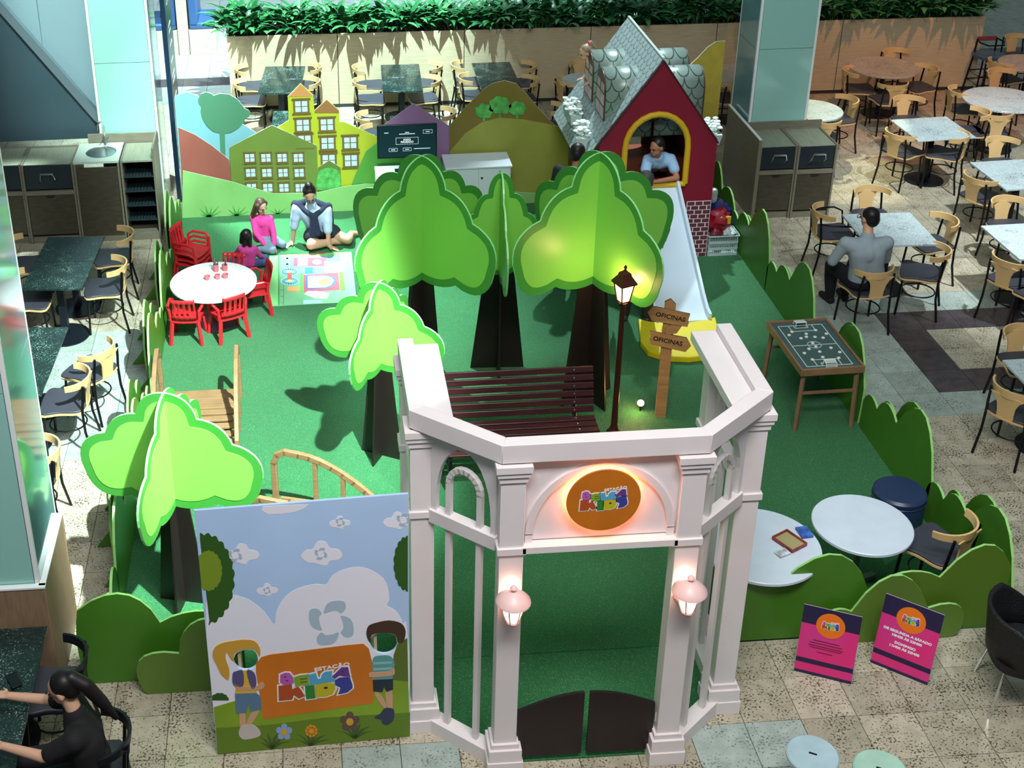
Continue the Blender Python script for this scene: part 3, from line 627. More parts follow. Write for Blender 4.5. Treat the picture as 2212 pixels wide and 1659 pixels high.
# ---- wall lanterns on the front posts
def sconce(x, label):
    s = thing('wall_lantern', label, 'lamp', (x, 6.405, 1.50)); s.scale = (1.18,)*3; LG = M('lantern_glow', (255, 214, 190), .4, emit=5, ecol=(255, 190, 160)); LW = M('lantern_white', (236, 200, 196), .4)
    MB().lathe([(.05, 0), (.05, .012), (.038, .022)], 6, 0, frame((0, 0, -.07), (1, 0, 0), (0, 0, 1))).build('backplate', LW, s)
    MB().tube([(0, -.01, -.07), (0, -.06, -.10), (0, -.10, -.085)], .012, 8).build('arm', LW, s)
    MB().lathe([(.032, -.075), (.045, -.03), (.058, .02), (.06, .045)], 16, 0, None, (0, -.10, 0)).build('glass', LG, s)
    MB().lathe([(.092, .045), (.09, .055), (.06, .085), (.03, .105), (.012, .112), (.012, .122), (.02, .132), (.012, .145), (.004, .15)], 24, 0, None, (0, -.10, 0)).build('cap', LW, s)
    b = MB()
    for k in range(6):
        a = 2*PI*k/6; b.tube([(.034*math.cos(a), -.10+.034*math.sin(a), -.078), (.049*math.cos(a), -.10+.049*math.sin(a), -.03), (.063*math.cos(a), -.10+.063*math.sin(a), .045)], .004, 5)
    b.build('cage', LW, s); MB().lathe([(.036, -.085), (.03, -.075), (.012, -.098), (.016, -.11), (.004, -.118)], 12, 0, None, (0, -.10, 0)).build('drop_finial', LW, s)
    l = bpy.data.lights.new('lantern_bulb', 'POINT'); l.energy = 1.3; l.color = (1, .52, .36); l.shadow_soft_size = .05; o = bpy.data.objects.new('lantern_bulb', l); COL.objects.link(o); o.parent = s; o.location = (0, -.026, .07)
sconce(pvx-.545, 'lit white wall lantern on the left front post of the pavilion'); sconce(pvx+.545, 'lit white wall lantern on the right front post of the pavilion')
# ---- saloon gate leaves
GD = M('gate_dark', (24, 10, 12), .45)
for s, lb in ((-1, 'dark brown curved-top gate leaf on the left of the entrance'), (1, 'dark brown curved-top gate leaf on the right of the entrance')):
    g = thing('gate_leaf', lb, 'gate', (pvx+s*.468, 6.47, 0))
    top = [(-s*(.01+.44*k/10), .47+.13*math.sin(PI/2*k/10)) for k in range(11)]
    MB().prism([(-s*.01, .06)]+top+[(-s*.45, .06)], -.011, .011, 0, frame((0, 0, 0), (1, 0, 0), (0, 0, 1))).build('leaf', GD, g, smooth=False)
    for z in (.14, .36): MB().tube([(s*.0, -.014, z-.04), (s*.0, -.014, z+.04)], .008, 8).build('hinge', CHR, g)

# ================================================================== FACE-IN-HOLE PHOTO BOARD
BA, BB = Vector((-.778, 6.71, 0)), Vector((.545, 6.765, 0)); bt = (BB-BA).normalized()
pb = thing('photo_board', 'face-in-hole photo board with painted children, sky and orange banner', 'photo board', BA, math.atan2(bt.y, bt.x))
def K(a, b): return onL(400+a/2.68, 1040+b/2.68, BA, BB)
def kp(pts): return [K(*p) for p in pts]
LB = 1.324; HB = 2.05; TB = frame((0, 0, 0), (1, 0, 0), (0, 0, 1))
h1 = catmull(kp([(282, 1020), (300, 985), (352, 968), (400, 975), (420, 1015), (412, 1060), (370, 1085), (320, 1080), (290, 1055)]), 4); h2 = catmull(kp([(1070, 930), (1085, 885), (1150, 870), (1215, 885), (1230, 925), (1205, 975), (1150, 993), (1095, 975)]), 4)
SKB = M('board_sky', (180, 212, 250), .5, var=.06, vscale=1.2); LVL = [0]
def clampb(P): return [(min(max(x, .001), LB-.001), min(max(z, .006), HB-.001)) for x, z in P]
def sheet(name, pts, mat, lvl, px=True, sm=0, holes=None, parent=None, c=None):
    P = kp(pts) if px else pts
    if sm: P = catmull(P, sm)
    P = clampb(P); n = len(P); ar = sum(P[i][0]*P[(i+1) % n][1]-P[(i+1) % n][0]*P[i][1] for i in range(n))
    if ar < 0: P = P[::-1]
    m_ = M('board_'+mat, c or (0, 0, 0), .5) if isinstance(mat, str) else mat
    return MB().prism(P, .009, .009+lvl*.0012, 0, TB, None, holes).build(name, m_, parent or pb, smooth=False)
MB().prism([(0, .004), (LB, .004), (LB, HB), (0, HB)], -.009, .009, 0, TB, None, [h1, h2]).build('panel', SKB, pb, smooth=False)
for s in (.2, 1.1): MB().prism([(0, 0), (.45, 0), (0, 1.2)], -.01, .01, 0, frame((s, .012, .004), (0, 1, 0), (0, 0, 1))).build('back_brace', WOODP, pb, smooth=False)
CL = M('board_cloud', (236, 238, 250), .5)
sheet('cloud', [(100, 1330), (120, 700), (200, 660), (270, 650), (370, 680), (460, 750), (515, 825), (530, 740), (580, 660), (660, 610), (760, 588), (815, 592), (850, 540), (930, 500), (1030, 492), (1130, 540), (1170, 600), (1180, 680), (1165, 712), (1215, 740), (1250, 790), (1258, 820), (1282, 840), (1282, 1300)], CL, 1, sm=3, holes=[h1, h2])
for cx, cy, s in ((330, 415, 1.0), (790, 412, 1.2), (895, 232, .62), (475, 622, .62), (1230, 222, .85)):
    sheet('small_cloud', [(cx+100*s*x, cy+58*s*y) for x, y in ((-1, .2), (-.75, -.3), (-.45, -.35), (-.2, -1), (.2, -.95), (.4, -.45), (.8, -.35), (1, .1), (.8, .5), (.4, .6), (.2, 1), (-.3, .8), (-.7, .7))], CL, 1, sm=3)
sheet('small_cloud', [(440, 160), (480, 185), (560, 182), (640, 170), (690, 150), (715, 128), (560, 132), (450, 140)], CL, 1)
PWC = M('board_pinwheel', (172, 196, 212), .5); BLADE = [(720, 740), (760, 728), (790, 755), (775, 780), (780, 820), (790, 855), (740, 840), (718, 800)]
for cx, cy, s in ((845, 812, 1), (290, 420, .30), (785, 412, .28), (897, 228, .20), (473, 624, .16), (1262, 215, .3)):
    for k in range(4):
        a = k*PI/2; P = []
        for x, y in [(-125, -72), (-85, -84), (-55, -57), (-70, -32), (-65, 8), (-55, 43), (-105, 28), (-127, -12)]: P.append((cx+s*(x*math.cos(a)-y*math.sin(a)), cy+s*(x*math.sin(a)+y*math.cos(a))))
        sheet('pinwheel_blade', P, PWC, 2, sm=3)
def scal(cx, cy, rx, ry, a0, a1, n, amp=.08):
    return [(cx+rx*(1+amp*abs(math.sin(n*a)))*math.cos(a), cy+ry*(1+amp*abs(math.sin(n*a)))*math.sin(a)) for a in [math.radians(a0+(a1-a0)*k/60) for k in range(61)]]
sheet('bush', [(86, 330)]+scal(110, 560, 165, 250, -98, 82, 12)+[(140, 800)], 'bush', 2, c=(48, 92, 30)); sheet('bush_light', scal(135, 510, 75, 110, 0, 360, 9), 'bush_light', 3, c=(122, 150, 40))
sheet('bush', scal(1285, 470, 75, 150, 88, 272, 9), 'bush', 2, c=(48, 92, 30))
GRS = M('board_grass', (128, 162, 34), .5, var=.18, vscale=2)
sheet('grass', [(165, 1300), (300, 1260), (700, 1250), (1080, 1180), (1180, 1140), (1290, 1150), (1300, 1500), (160, 1600)], GRS, 2); sheet('grass_dark', [(180, 1420), (500, 1400), (800, 1360), (1300, 1330), (1300, 1500), (160, 1600)], 'grass_dark', 3, c=(96, 128, 26))
sheet('shrub', [(1200, 1140), (1205, 1000), (1230, 930), (1285, 900), (1290, 1150)], 'shrub', 3, c=(88, 110, 34)); sheet('shrub', scal(200, 1260, 50, 40, 180, 360, 6), 'bush', 3)
bn = sheet('banner', [(410, 1050), (440, 1010), (490, 995), (700, 970), (940, 940), (1030, 932), (1062, 960), (1082, 1040), (1090, 1275), (450, 1370), (440, 1280), (410, 1100)], M('board_banner', (206, 116, 26), .5, var=.1, vscale=2), 3)
c = K(735, 1170); logo(pb, frame((c[0]+.02, -.0140, c[1]), (1, 0, 0), (0, 0, 1)), K(975, 1170)[0]-K(540, 1170)[0])
SKN = (206, 162, 128)
# girl
sheet('painted_hair', [(282, 1030), (285, 990), (330, 965), (400, 965), (430, 1005), (433, 960), (400, 915), (330, 908), (280, 915), (220, 925), (175, 950), (158, 1000), (185, 1060), (210, 1110), (250, 1140), (255, 1080), (235, 1020), (240, 980), (265, 1020)], 'hair_blonde', 4, sm=3, c=(206, 160, 60))
sheet('painted_arm', [(285, 1160), (300, 1195), (350, 1200), (440, 1195), (460, 1170), (440, 1155), (400, 1180), (330, 1175)], 'skin', 5, sm=3, c=SKN)
sheet('painted_shirt', [(320, 1095), (390, 1095), (400, 1170), (412, 1228), (300, 1230), (295, 1190), (330, 1180)], 'shirt_yellow', 4, sm=3, c=(222, 180, 60)); sheet('painted_vest', [(275, 1105), (300, 1090), (335, 1090), (335, 1175), (280, 1170)], 'vest', 5, sm=3, c=(88, 84, 130)); sheet('painted_vest', [(355, 1088), (400, 1100), (412, 1165), (385, 1190)], 'vest', 5, sm=3)
sheet('painted_shorts', [(288, 1220), (410, 1215), (440, 1240), (440, 1310), (380, 1325), (365, 1270), (355, 1330), (295, 1335)], 'denim', 5, c=(92, 124, 156))
sheet('painted_leg', [(315, 1325), (345, 1325), (350, 1430), (320, 1430)], 'skin', 4, sm=3); sheet('painted_leg', [(385, 1322), (430, 1315), (380, 1400), (350, 1410)], 'skin', 4, sm=3)
sheet('painted_shoe', [(310, 1440), (330, 1405), (390, 1400), (430, 1430), (430, 1465), (350, 1485), (318, 1470)], 'shoe_pale', 5, sm=3, c=(196, 190, 186))
# boy
sheet('painted_hair', [(1070, 925), (1080, 880), (1150, 868), (1215, 880), (1232, 925), (1262, 920), (1275, 860), (1250, 815), (1180, 798), (1110, 810), (1060, 830), (1048, 880)], 'hair_brown', 4, sm=3, c=(70, 48, 36))
sheet('painted_shirt', [(1085, 1020), (1130, 1000), (1190, 1005), (1212, 1050), (1205, 1070), (1195, 1135), (1110, 1145), (1088, 1130)], 'shirt_teal', 4, sm=3, c=(96, 158, 158))
for k in range(3): sheet('shirt_stripe', [(1088, 1040+34*k), (1195, 1034+34*k), (1195, 1046+34*k), (1088, 1052+34*k)], 'shirt_stripe', 5, c=(140, 190, 188))
sheet('painted_arm', [(1205, 1065), (1212, 1100), (1190, 1115), (1080, 1125), (1062, 1115), (1075, 1098), (1180, 1090)], 'skin', 6, sm=3)
sheet('painted_shorts', [(1085, 1140), (1202, 1135), (1202, 1195), (1165, 1210), (1150, 1180), (1140, 1210), (1088, 1205)], 'shorts_navy', 5, c=(32, 46, 58))
sheet('painted_leg', [(1158, 1200), (1195, 1195), (1198, 1310), (1172, 1315)], 'skin', 4, sm=3); sheet('painted_leg', [(1095, 1220), (1130, 1225), (1165, 1290), (1145, 1300)], 'skin', 4, sm=3)
sheet('painted_shoe', [(1095, 1360), (1130, 1335), (1155, 1305), (1205, 1310), (1205, 1370), (1170, 1400), (1140, 1390), (1135, 1370)], 'shoe_navy', 5, sm=3, c=(46, 56, 84))
for cx, cy, n, r, cc, nm in ((572, 1442, 5, 30, (140, 164, 210), 'blue'), (730, 1436, 9, 22, (226, 150, 40), 'orange'), (952, 1382, 5, 36, (98, 72, 66), 'maroon')):
    for k in range(n):
        a = 2*PI*k/n-.3; sheet('petal', [(cx+r*1.0*math.cos(a)+r*.62*math.cos(b_), cy+r*1.0*math.sin(a)+r*.62*math.sin(b_)) for b_ in [2*PI*j/10 for j in range(10)]], 'petal_'+nm, 5, c=cc)
    sheet('flower_centre', [(cx+r*.6*math.cos(2*PI*j/12), cy+r*.6*math.sin(2*PI*j/12)) for j in range(12)], 'flower_centre', 6, c=(206, 166, 40))
for cx, cy in ((500, 1520), (725, 1510), (980, 1460)):
    for a in (-68, -40, -12, 18, 46, 70):
        an = math.radians(a); L_ = 120; sheet('grass_blade', [(cx-8, cy+20), (cx+L_*.5*math.sin(an)-9, cy-L_*.4*math.cos(an)), (cx+L_*math.sin(an), cy-L_*.62*math.cos(an)), (cx+L_*.5*math.sin(an)+9, cy-L_*.32*math.cos(an)), (cx+10, cy+20)], 'blade', 4, c=(62, 92, 26))

# ================================================================== PLAY AREA PROPS
DW = M('bench_wood', (62, 26, 30), .32, var=.2, vscale=5, stretch=(1, 12, 12)); IRON = M('black_iron', (14, 14, 16), .4, metal=.3)
b = thing('park_bench', 'dark reddish slatted park bench behind the pavilion', 'bench', (1.73, 9.72, .013))
hl = .755
def slat(y, z, tilt, wd=.068):
    s = MB().box((0, 0, 0), (2*hl, wd, .024), 0, Matrix.Translation((0, y, z)) @ Matrix.Rotation(tilt, 4, 'X')).build('slat', DW, b, bevel=.006)
    bo = MB(); T0 = Matrix.Translation((0, y, z)) @ Matrix.Rotation(tilt, 4, 'X')
    for x in (-.60, .58): bo.lathe([(.009, 0), (.008, .004), (.003, .006)], 10, 0, T0 @ Matrix.Translation((x, 0, .012)))
    bo.build('bolts', CHR, s)
for k in range(6): slat(-.24+k*.085, .400+.004*k, .03)
for k in range(6): slat(.265+k*.022, .47+k*.070, 1.30, .056)
for x in (-.60, .58):
    p = [(x, -.28, .0), (x, -.27, .2), (x, -.25, .36), (x, -.22, .382), (x, .2, .385), (x, .27, .43), (x, .40, .84)]
    MB().tube(p, [.018, .018, .02, .02, .02, .02, .016], 8).tube([(x, .24, .0), (x, .2, .2), (x, .16, .385)], .018, 8).tube([(x, -.26, .22), (x, .2, .2)], .014, 8).build('iron_leg', IRON, b)
    for yy in (-.28, .24): MB().lathe([(.03, 0), (.028, .012), (.018, .02)], 12, 0, None, (x, yy, 0)).build('foot', CHR, b)
# ---- lamp post
LP = G(1325, 940); l = thing('street_lamp', 'small brown street lamp with glowing lantern beside the tall right tree', 'lamp', (LP.x, LP.y, .013))
PB_ = M('lamp_brown', (70, 26, 20), .4, metal=.2)
MB().lathe([(.07, 0), (.068, .03), (.045, .05), (.032, .10), (.028, .3), (.024, 1.36), (.03, 1.38), (.045, 1.40)], 16).build('pole', PB_, l)
q = MB().box((0, 0, 1.50), (.105, .105, .17), 0, Matrix.Identity(4), 1.0); v = q.v
for p in v: k = (.075/.105) if p.z < 1.5 else (.125/.105); p.x *= k; p.y *= k
q.build('glass', M('street_glow', (255, 220, 190), .4, emit=9, ecol=(255, 186, 130)), l, smooth=False)
fr = MB()
for sx in (-1, 1):
    for sy in (-1, 1): fr.bar((sx*.039, sy*.039, 1.412), (sx*.064, sy*.064, 1.588), .012, .012)
for s in (-1, 1): fr.box((0, s*.039, 1.414), (.085, .012, .012)).box((s*.039, 0, 1.414), (.012, .085, .012))
fr.build('frame', PB_, l)
rf = MB(); rf.lathe([(.115, 1.585), (.118, 1.60), (.10, 1.62), (.062, 1.665), (.055, 1.69), (.02, 1.71), (.008, 1.725), (.016, 1.742), (.008, 1.76), (.003, 1.765)], 4, 0, rotz(PI/4)); rf.build('roof', PB_, l, ang=20)
l.rotation_euler.z = .35
li = bpy.data.lights.new('street_fill', 'POINT'); li.energy = 5; li.color = (1, .55, .26); li.shadow_soft_size = .05; o = bpy.data.objects.new('street_fill', li); COL.objects.link(o); o.location = (LP.x-.02, LP.y+.16, 1.50); o.parent = None  # glow on the tree, from a point light added behind the lantern
# ---- signpost
SW = M('sign_wood', (178, 128, 78), .6, var=.18, vscale=4, stretch=(1, 9, 9)); SWE = M('sign_wood_edge', (110, 84, 60), .6); INK = M('ink_black', (24, 18, 16), .6)
sp = thing('signpost', 'wooden signpost with two OFICINAS arrow boards', 'signpost', (3.26, 10.50, .013), -.22)
MB().prism([(-.05, 0), (.05, 0), (.05, 1.22), (.0, 1.27), (-.05, 1.24)], -.014, .014, 0, frame((0, 0, 0), (1, 0, 0), (0, 0, 1)), 1).build('post', [SW, SWE], sp, smooth=False)
MB().prism([(0, 0), (.30, 0), (0, .34)], -.01, .01, 0, frame((0, .014, 0), (0, 1, 0), (0, 0, 1))).build('back_brace', SW, sp, smooth=False)
AR = [(-.20, 0), (-.155, -.075), (.17, -.068), (.18, -.02), (.172, .0), (.185, .07), (-.155, .075)]
a1 = MB().prism(AR, -.008, .008, 0, frame((-.0, -.024, 1.10), (1, 0, -.16), (0, 0, 1), (0, -1, 0)), 1).build('arrow_board', [SW, SWE], sp, smooth=False); textmesh('OFICINAS', .062, INK, 'lettering', a1, frame((.01, -.0335, 1.10), (1, 0, -.16), (.16, 0, 1)) @ Matrix.Scale(1.0, 4), .001, bold=.001)
a2 = MB().prism([(-x, y) for x, y in AR], -.008, .008, 0, frame((.02, -.024, .84), (1, 0, -.16), (0, 0, 1), (0, -1, 0)), 1).build('arrow_board', [SW, SWE], sp, smooth=False); textmesh('OFICINAS', .062, INK, 'lettering', a2, frame((.005, -.0335, .845), (1, 0, -.16), (.16, 0, 1)), .001, bold=.001)
MB().prism([(-.02, .90), (.08, .93), (.13, 1.03), (.06, 1.05), (-.02, .98)], -.005, .005, 0, frame((0, -.020, 0), (1, 0, 0), (0, 0, 1)), 1).build('wood_splint', [SW, SWE], sp, smooth=False)
# ---- ground spotlight
gp = G(1384, 874, .08); gl = thing('ground_spotlight', 'small ground spotlight shining beside the signpost', 'lamp', (gp.x, gp.y, .013))
dd = (Vector((0, 0, CAMH))-gp).normalized(); dd = (dd+Vector((0, 0, .0))).normalized(); xx = Vector((0, 0, 1)).cross(dd).normalized()
TL = frame((0, 0, .085), xx, dd.cross(xx), dd)
MB().tube([(0, 0, 0), (0, 0, .06)], .01, 8).build('stake', IRON, gl); MB().lathe([(.02, -.06), (.034, -.05), (.036, .02), (.032, .02), (.028, .0)], 16, 0, TL).build('housing', IRON, gl)
MB().lathe([(.027, .004), (.001, .006)], 16, 0, TL).build('lens', M('spot_lens', (255, 230, 190), .4, emit=60, ecol=(255, 200, 140)), gl)
li = bpy.data.lights.new('spot_bulb', 'POINT'); li.energy = 4.0; li.color = (1, .5, .18); li.shadow_soft_size = .03; o = bpy.data.objects.new('spot_bulb', li); COL.objects.link(o); o.location = gp+dd*.06+Vector((-.05, 0, .03))
# ---- little wooden bridges
BWD = M('bridge_wood', (136, 106, 72), .55, var=.15, vscale=6, stretch=(1, 1, 6))
def rail_mesh(L=.98):
    top = [(0, .0), (0, .50), (.03, .585), (.10, .62), (.22, .61)]+[(.22+(L-.22)*k/8, .61-.46*(k/8)**1.7) for k in range(1, 9)]+[(L, 0)]
    return top
def bridge(loc, rz, gap, label):
    t = thing('toy_bridge', label, 'bridge', loc, rz); L = .98
    for s in (0, 1):
        top = rail_mesh(L); b_ = MB(); y = s*gap
        for p, q in zip(top, top[1:]):
            d = (Vector(q)-Vector(p)).normalized()*.012; b_.bar((p[0]-d.x, y, max(p[1]-d.y, 0)), (q[0]+d.x, y, max(0, q[1]+d.y)), .05, .042, 0, (0, 1, 0))
        r = b_.build('arched_rail', BWD, t, bevel=.004)
        for x, h in ((.36, .565), (.60, .47)): MB().box((x, y, h/2), (.036, .036, h)).build('baluster', BWD, r, bevel=.003)
    for k in range(9): MB().box((.06+k*.108, gap/2, .10+.05*math.sin(PI*k/8)), (.082, gap-.05, .022)).build('deck_slat', BWD, t, bevel=.003)
    for s in (.08, gap-.08): MB().box((L/2, s, .045), (L-.04, .03, .09)).build('bearer', BWD, t)
bridge((-1.50, 11.22, .013), -PI/2, .76, 'little wooden bridge with arched rails behind the front left tree')
bridge((-.38, 9.36, .013), -.30, -.66, 'second little wooden bridge behind the photo board')

# ---- button football table
TFc = [G(*q, .68) for q in ((1655, 692), (1790, 685), (1873, 795), (1725, 805))]
ctr = sum(TFc, Vector())/4; ctr.z = 0; ux = ((TFc[1]-TFc[0])+(TFc[2]-TFc[3])).normalized(); FWd, FL_ = .60, .92
ft = thing('football_table', 'button football game table on slim wooden legs', 'table', (ctr.x, ctr.y, .013), math.atan2(ux.y, ux.x))
FWM = M('football_wood', (136, 104, 76), .5, var=.15, vscale=6); FGR = M('football_pitch', (66, 92, 92), .45, var=.08, vscale=6); LNW = M('pitch_line', (206, 226, 214), .5)
MB().box((0, 0, .645), (FWd-.02, FL_-.02, .016)).build('pitch', FGR, ft)
fr = MB()
for s in (-1, 1): fr.box((s*(FWd/2-.011), 0, .64), (.022, FL_, .07)).box((0, s*(FL_/2-.011), .64), (FWd-.044, .022, .07))
fr.build('rim', FWM, ft, bevel=.003)
for sx in (-1, 1):
    for sy in (-1, 1): MB().bar((sx*(FWd/2-.05), sy*(FL_/2-.05), .62), (sx*(FWd/2-.03), sy*(FL_/2-.03), 0), .034, .034).build('leg', FWM, ft)
for sy in (-1, 1): MB().bar((-(FWd/2-.04), sy*(FL_/2-.04), .40), (FWd/2-.04, sy*(FL_/2-.04), .40), .022, .022).build('stretcher', FWM, ft)
ln = MB(); zt = .6545
def lseg(x0, y0, x1, y1, w_=.008): ln.bar((x0, y0, zt), (x1, y1, zt), w_, .002, 0, (0, 0, 1))
PWx, PLy = .215, .375
for s in (-1, 1):
    lseg(-PWx, s*PLy, PWx, s*PLy); lseg(s*PWx, -PLy, s*PWx, PLy)
    lseg(-.115, s*PLy, -.115, s*(PLy-.11)); lseg(.115, s*PLy, .115, s*(PLy-.11)); lseg(-.115, s*(PLy-.11), .115, s*(PLy-.11))
    lseg(-.065, s*PLy, -.065, s*(PLy-.05)); lseg(.065, s*PLy, .065, s*(PLy-.05)); lseg(-.065, s*(PLy-.05), .065, s*(PLy-.05))
lseg(-PWx, 0, PWx, 0)
c_ = [(.062*math.cos(2*PI*k/24), .062*math.sin(2*PI*k/24)) for k in range(25)]
for p, q in zip(c_, c_[1:]): lseg(*p, *q, .006)
ln.build('pitch_lines', LNW, ft)
tops = (Vector((ctr.x, ctr.y, .013)), Matrix.Rotation(math.atan2(ux.y, ux.x), 4, 'Z'))
def onft(x, y, z): return tops[0]+tops[1] @ Vector((x, y, z))
gm = None
for s, lb in ((1, 'small white goal at the far end of the football table'), (-1, 'small white goal at the near end of the football table')):
    g = thing('toy_goal', lb, 'goal', onft(0, s*(PLy+.0), .656), math.atan2(ux.y, ux.x)+(0 if s > 0 else PI))
    fm = MB()
    for x in (-.05, .05): fm.tube([(x, -.03, 0), (x, -.03, .045), (x, .03, .035), (x, .04, 0)], .004, 6)
    fm.tube([(-.05, -.03, .045), (.05, -.03, .045)], .004, 6); fm.build('frame', WHT, g)
    MB().box((0, 0, .041), (.10, .06, .002)).box((0, .035, .018), (.10, .002, .036)).build('net', M('goal_net', (190, 205, 200), .8), g)
disc = MB().lathe([(.017, 0), (.017, .006), (.012, .010), (.003, .010)], 14).mesh('button_player', M('button_white', (226, 226, 220), .35))
for x, y in ((-.12, .26), (.115, .265), (-.17, .2), (0, .205), (.19, .185), (-.08, .13), (-.02, .15), (.06, .14), (.13, .115), (-.005, .03), (.0, -.035), (-.08, -.07), (.13, -.075), (-.15, -.14), (.0, -.13), (.18, -.16), (-.12, -.26), (-.01, -.23), (.13, -.26)):
    o = bpy.data.objects.new('button_player', disc); COL.objects.link(o); o.location = onft(x, y, .6535); tag(o, 'small white button player disc on the football table', 'game piece', 'button players on the football table')
# ---- white round tables at the right front
RTW = M('table_white', (206, 220, 232), .35, var=.04, vscale=5); RTB = M('table_pedestal', (120, 132, 128), .5)
def round_table(c, r, z, label, top=RTW, ped=RTB, base='cross'):
    t = thing('round_table', label, 'table', (c.x, c.y, c.z))
    z -= c.z
    MB().lathe([(r-.01, z-.03), (r, z-.025), (r, z-.005), (r-.006, z)], 56).build('tabletop', top, t)
    MB().lathe([(.035, .03), (.03, .08), (.03, z-.05), (.12, z-.03)], 16).build('pedestal', ped, t)
    if base == 'disc': MB().lathe([(.24, 0), (.24, .012), (.06, .03)], 32).build('base', ped, t)
    else:
        for k in range(4): MB().bar((0, 0, .04), (.62*r*math.cos(k*PI/2+.4), .62*r*math.sin(k*PI/2+.4), .02), .05, .04).build('base_foot', ped, t)
    return t
c1 = G(1863, 1131, .62); c1.z = .013; round_table(c1, (G(1970, 1131, .62)-G(1757, 1131, .62)).length/2, .62, 'white round table beside the dark pouf, with an empty top')
c2 = G(1642, 1176, .62); c2.z = .013; R2 = (G(1772, 1176, .62)-G(1642, 1176, .62)).length; round_table(c2, R2, .62, 'white round table with board games beside the pavilion')
pc = G(1945, 1058, .42); pf = thing('pouf', 'dark navy cylindrical pouf beside the hedge', 'pouf', (pc.x, pc.y, .013))
PV_ = M('pouf_vinyl', (34, 50, 84), .38)
MB().lathe([(.20, 0), (.21, .02), (.21, .33), (.205, .345)], 36).build('side', PV_, pf); MB().lathe([(.208, .345), (.215, .36), (.212, .39), (.19, .41), (.05, .416)], 36).build('seat', PV_, pf); MB().lathe([(.212, .338), (.218, .345), (.212, .352)], 36).build('piping', PV_, pf)
def gamebox(px, py, z, sx, sy, h, rz, col, label, tray=None):
    p = G(px, py, z); t = thing('game_box', label, 'box', (p.x, p.y, z), rz); e = .006; bm = MB()
    bm.box((0, 0, .003), (sx, sy, .006))
    for s in (-1, 1): bm.box((s*(sx/2-e/2), 0, h/2), (e, sy, h)).box((0, s*(sy/2-e/2), h/2), (sx-2*e, e, h))
    bm.build('tray', M('box_'+label.split()[0], col, .5, var=.35, vscale=20), t, smooth=False)
    if tray: MB().box((0, 0, .008), (sx-.014, sy-.014, .004)).build('board_inside', M('box_board', tray, .5), t, smooth=False)
    else: MB().box((0, 0, h-.002), (sx-.012, sy-.012, .006)).build('lid_print', M('lid_'+label.split()[0], col, .45, var=.6, vscale=14), t, smooth=False)
gamebox(1705, 1172, .622, .16, .20, .03, .5, (150, 60, 60), 'open game box with a beige board inside', (168, 160, 110))
gamebox(1737, 1152, .622, .09, .12, .02, .1, (60, 100, 180), 'blue game box lid lying behind the open box')
gamebox(1600, 1150, .622, .14, .18, .03, -.2, (180, 50, 56), 'red game box near the pavilion bars')
gamebox(1690, 1196, .622, .10, .07, .014, .4, (196, 204, 210), 'white folded leaflet box in front of the open box')
# ---- toy crate
cc = (G(1528, 553)+G(1590, 553))/2; cr = thing('plastic_crate', 'white plastic crate full of toys beside the brick corner', 'crate', (cc.x, cc.y+.11, .013))
CRM = M('crate_plastic', (176, 198, 198), .45); k = MB(); cwx, cwy, chh = .17, .12, .26
for z in (.015, .09, .17, .25):
    hz = .03 if z < .24 else .02
    for s in (-1, 1): k.box((0, s*cwy, z), (2*cwx, .012, hz)).box((s*cwx, 0, z), (.012, 2*cwy, hz))
for j in range(17):
    x = -cwx+.01+j*(2*cwx-.02)/16
    for s in (-1, 1): k.box((x, s*cwy, .13), (.006, .008, .24))
for j in range(12):
    y = -cwy+.01+j*(2*cwy-.02)/11
    for s in (-1, 1): k.box((s*cwx, y, .13), (.008, .006, .24))
k.build('lattice', CRM, cr, smooth=False); MB().box((0, 0, .008), (2*cwx-.01, 2*cwy-.01, .012)).build('bottom', CRM, cr)
for s in (-1, 1): MB().box((0, s*(cwy+.004), .252), (2*cwx+.03, .03, .016)).box((s*(cwx+.004), 0, .252), (.03, 2*cwy, .016)).build('rim', CRM, cr, bevel=.003)
rt = random.Random(5)
def blob(name, label, cat, loc, r, mat, sq=1.0, sub=None):
    t = thing(name, label, cat, loc); mb = MB().ball((0, 0, 0), r, n=14, k=10)
    for p in mb.v: p += p.normalized()*mnoise.noise(p*13+Vector(loc))*min(r)*.9
    mb.build('body', mat, t)
    if sub: MB().box(*sub[:2]).build('panel', sub[2], t, bevel=.01)
blob('toy_bag', 'crumpled red toy bag with yellow panel on the crate', 'toy', (cc.x-.04, cc.y+.12, .42), (.13, .10, .14), M('toy_red', (150, 18, 40), .4), sub=((.05, -.085, .03), (.13, .03, .10), M('toy_yellow', (222, 180, 40), .4)))
blob('plastic_bag', 'white crumpled bag of toys in the crate', 'toy', (cc.x+.08, cc.y+.06, .27), (.09, .07, .06), M('bag_white', (190, 205, 205), .35))
blob('toy_bundle', 'dark red crumpled toy bundle in the crate', 'toy', (cc.x-.07, cc.y+.05, .28), (.08, .06, .06), M('toy_maroon', (110, 24, 34), .4))
blob('toy_sack', 'blue and dark sack behind the toy crate', 'toy', (cc.x+.05, cc.y+.42, .26), (.16, .14, .26), M('sack_blue', (24, 38, 104), .5))
blob('clear_bag', 'pale crumpled plastic bag on the blue sack', 'toy', (cc.x-.04, cc.y+.40, .60), (.05, .05, .10), M('bag_pale', (170, 186, 186), .3))
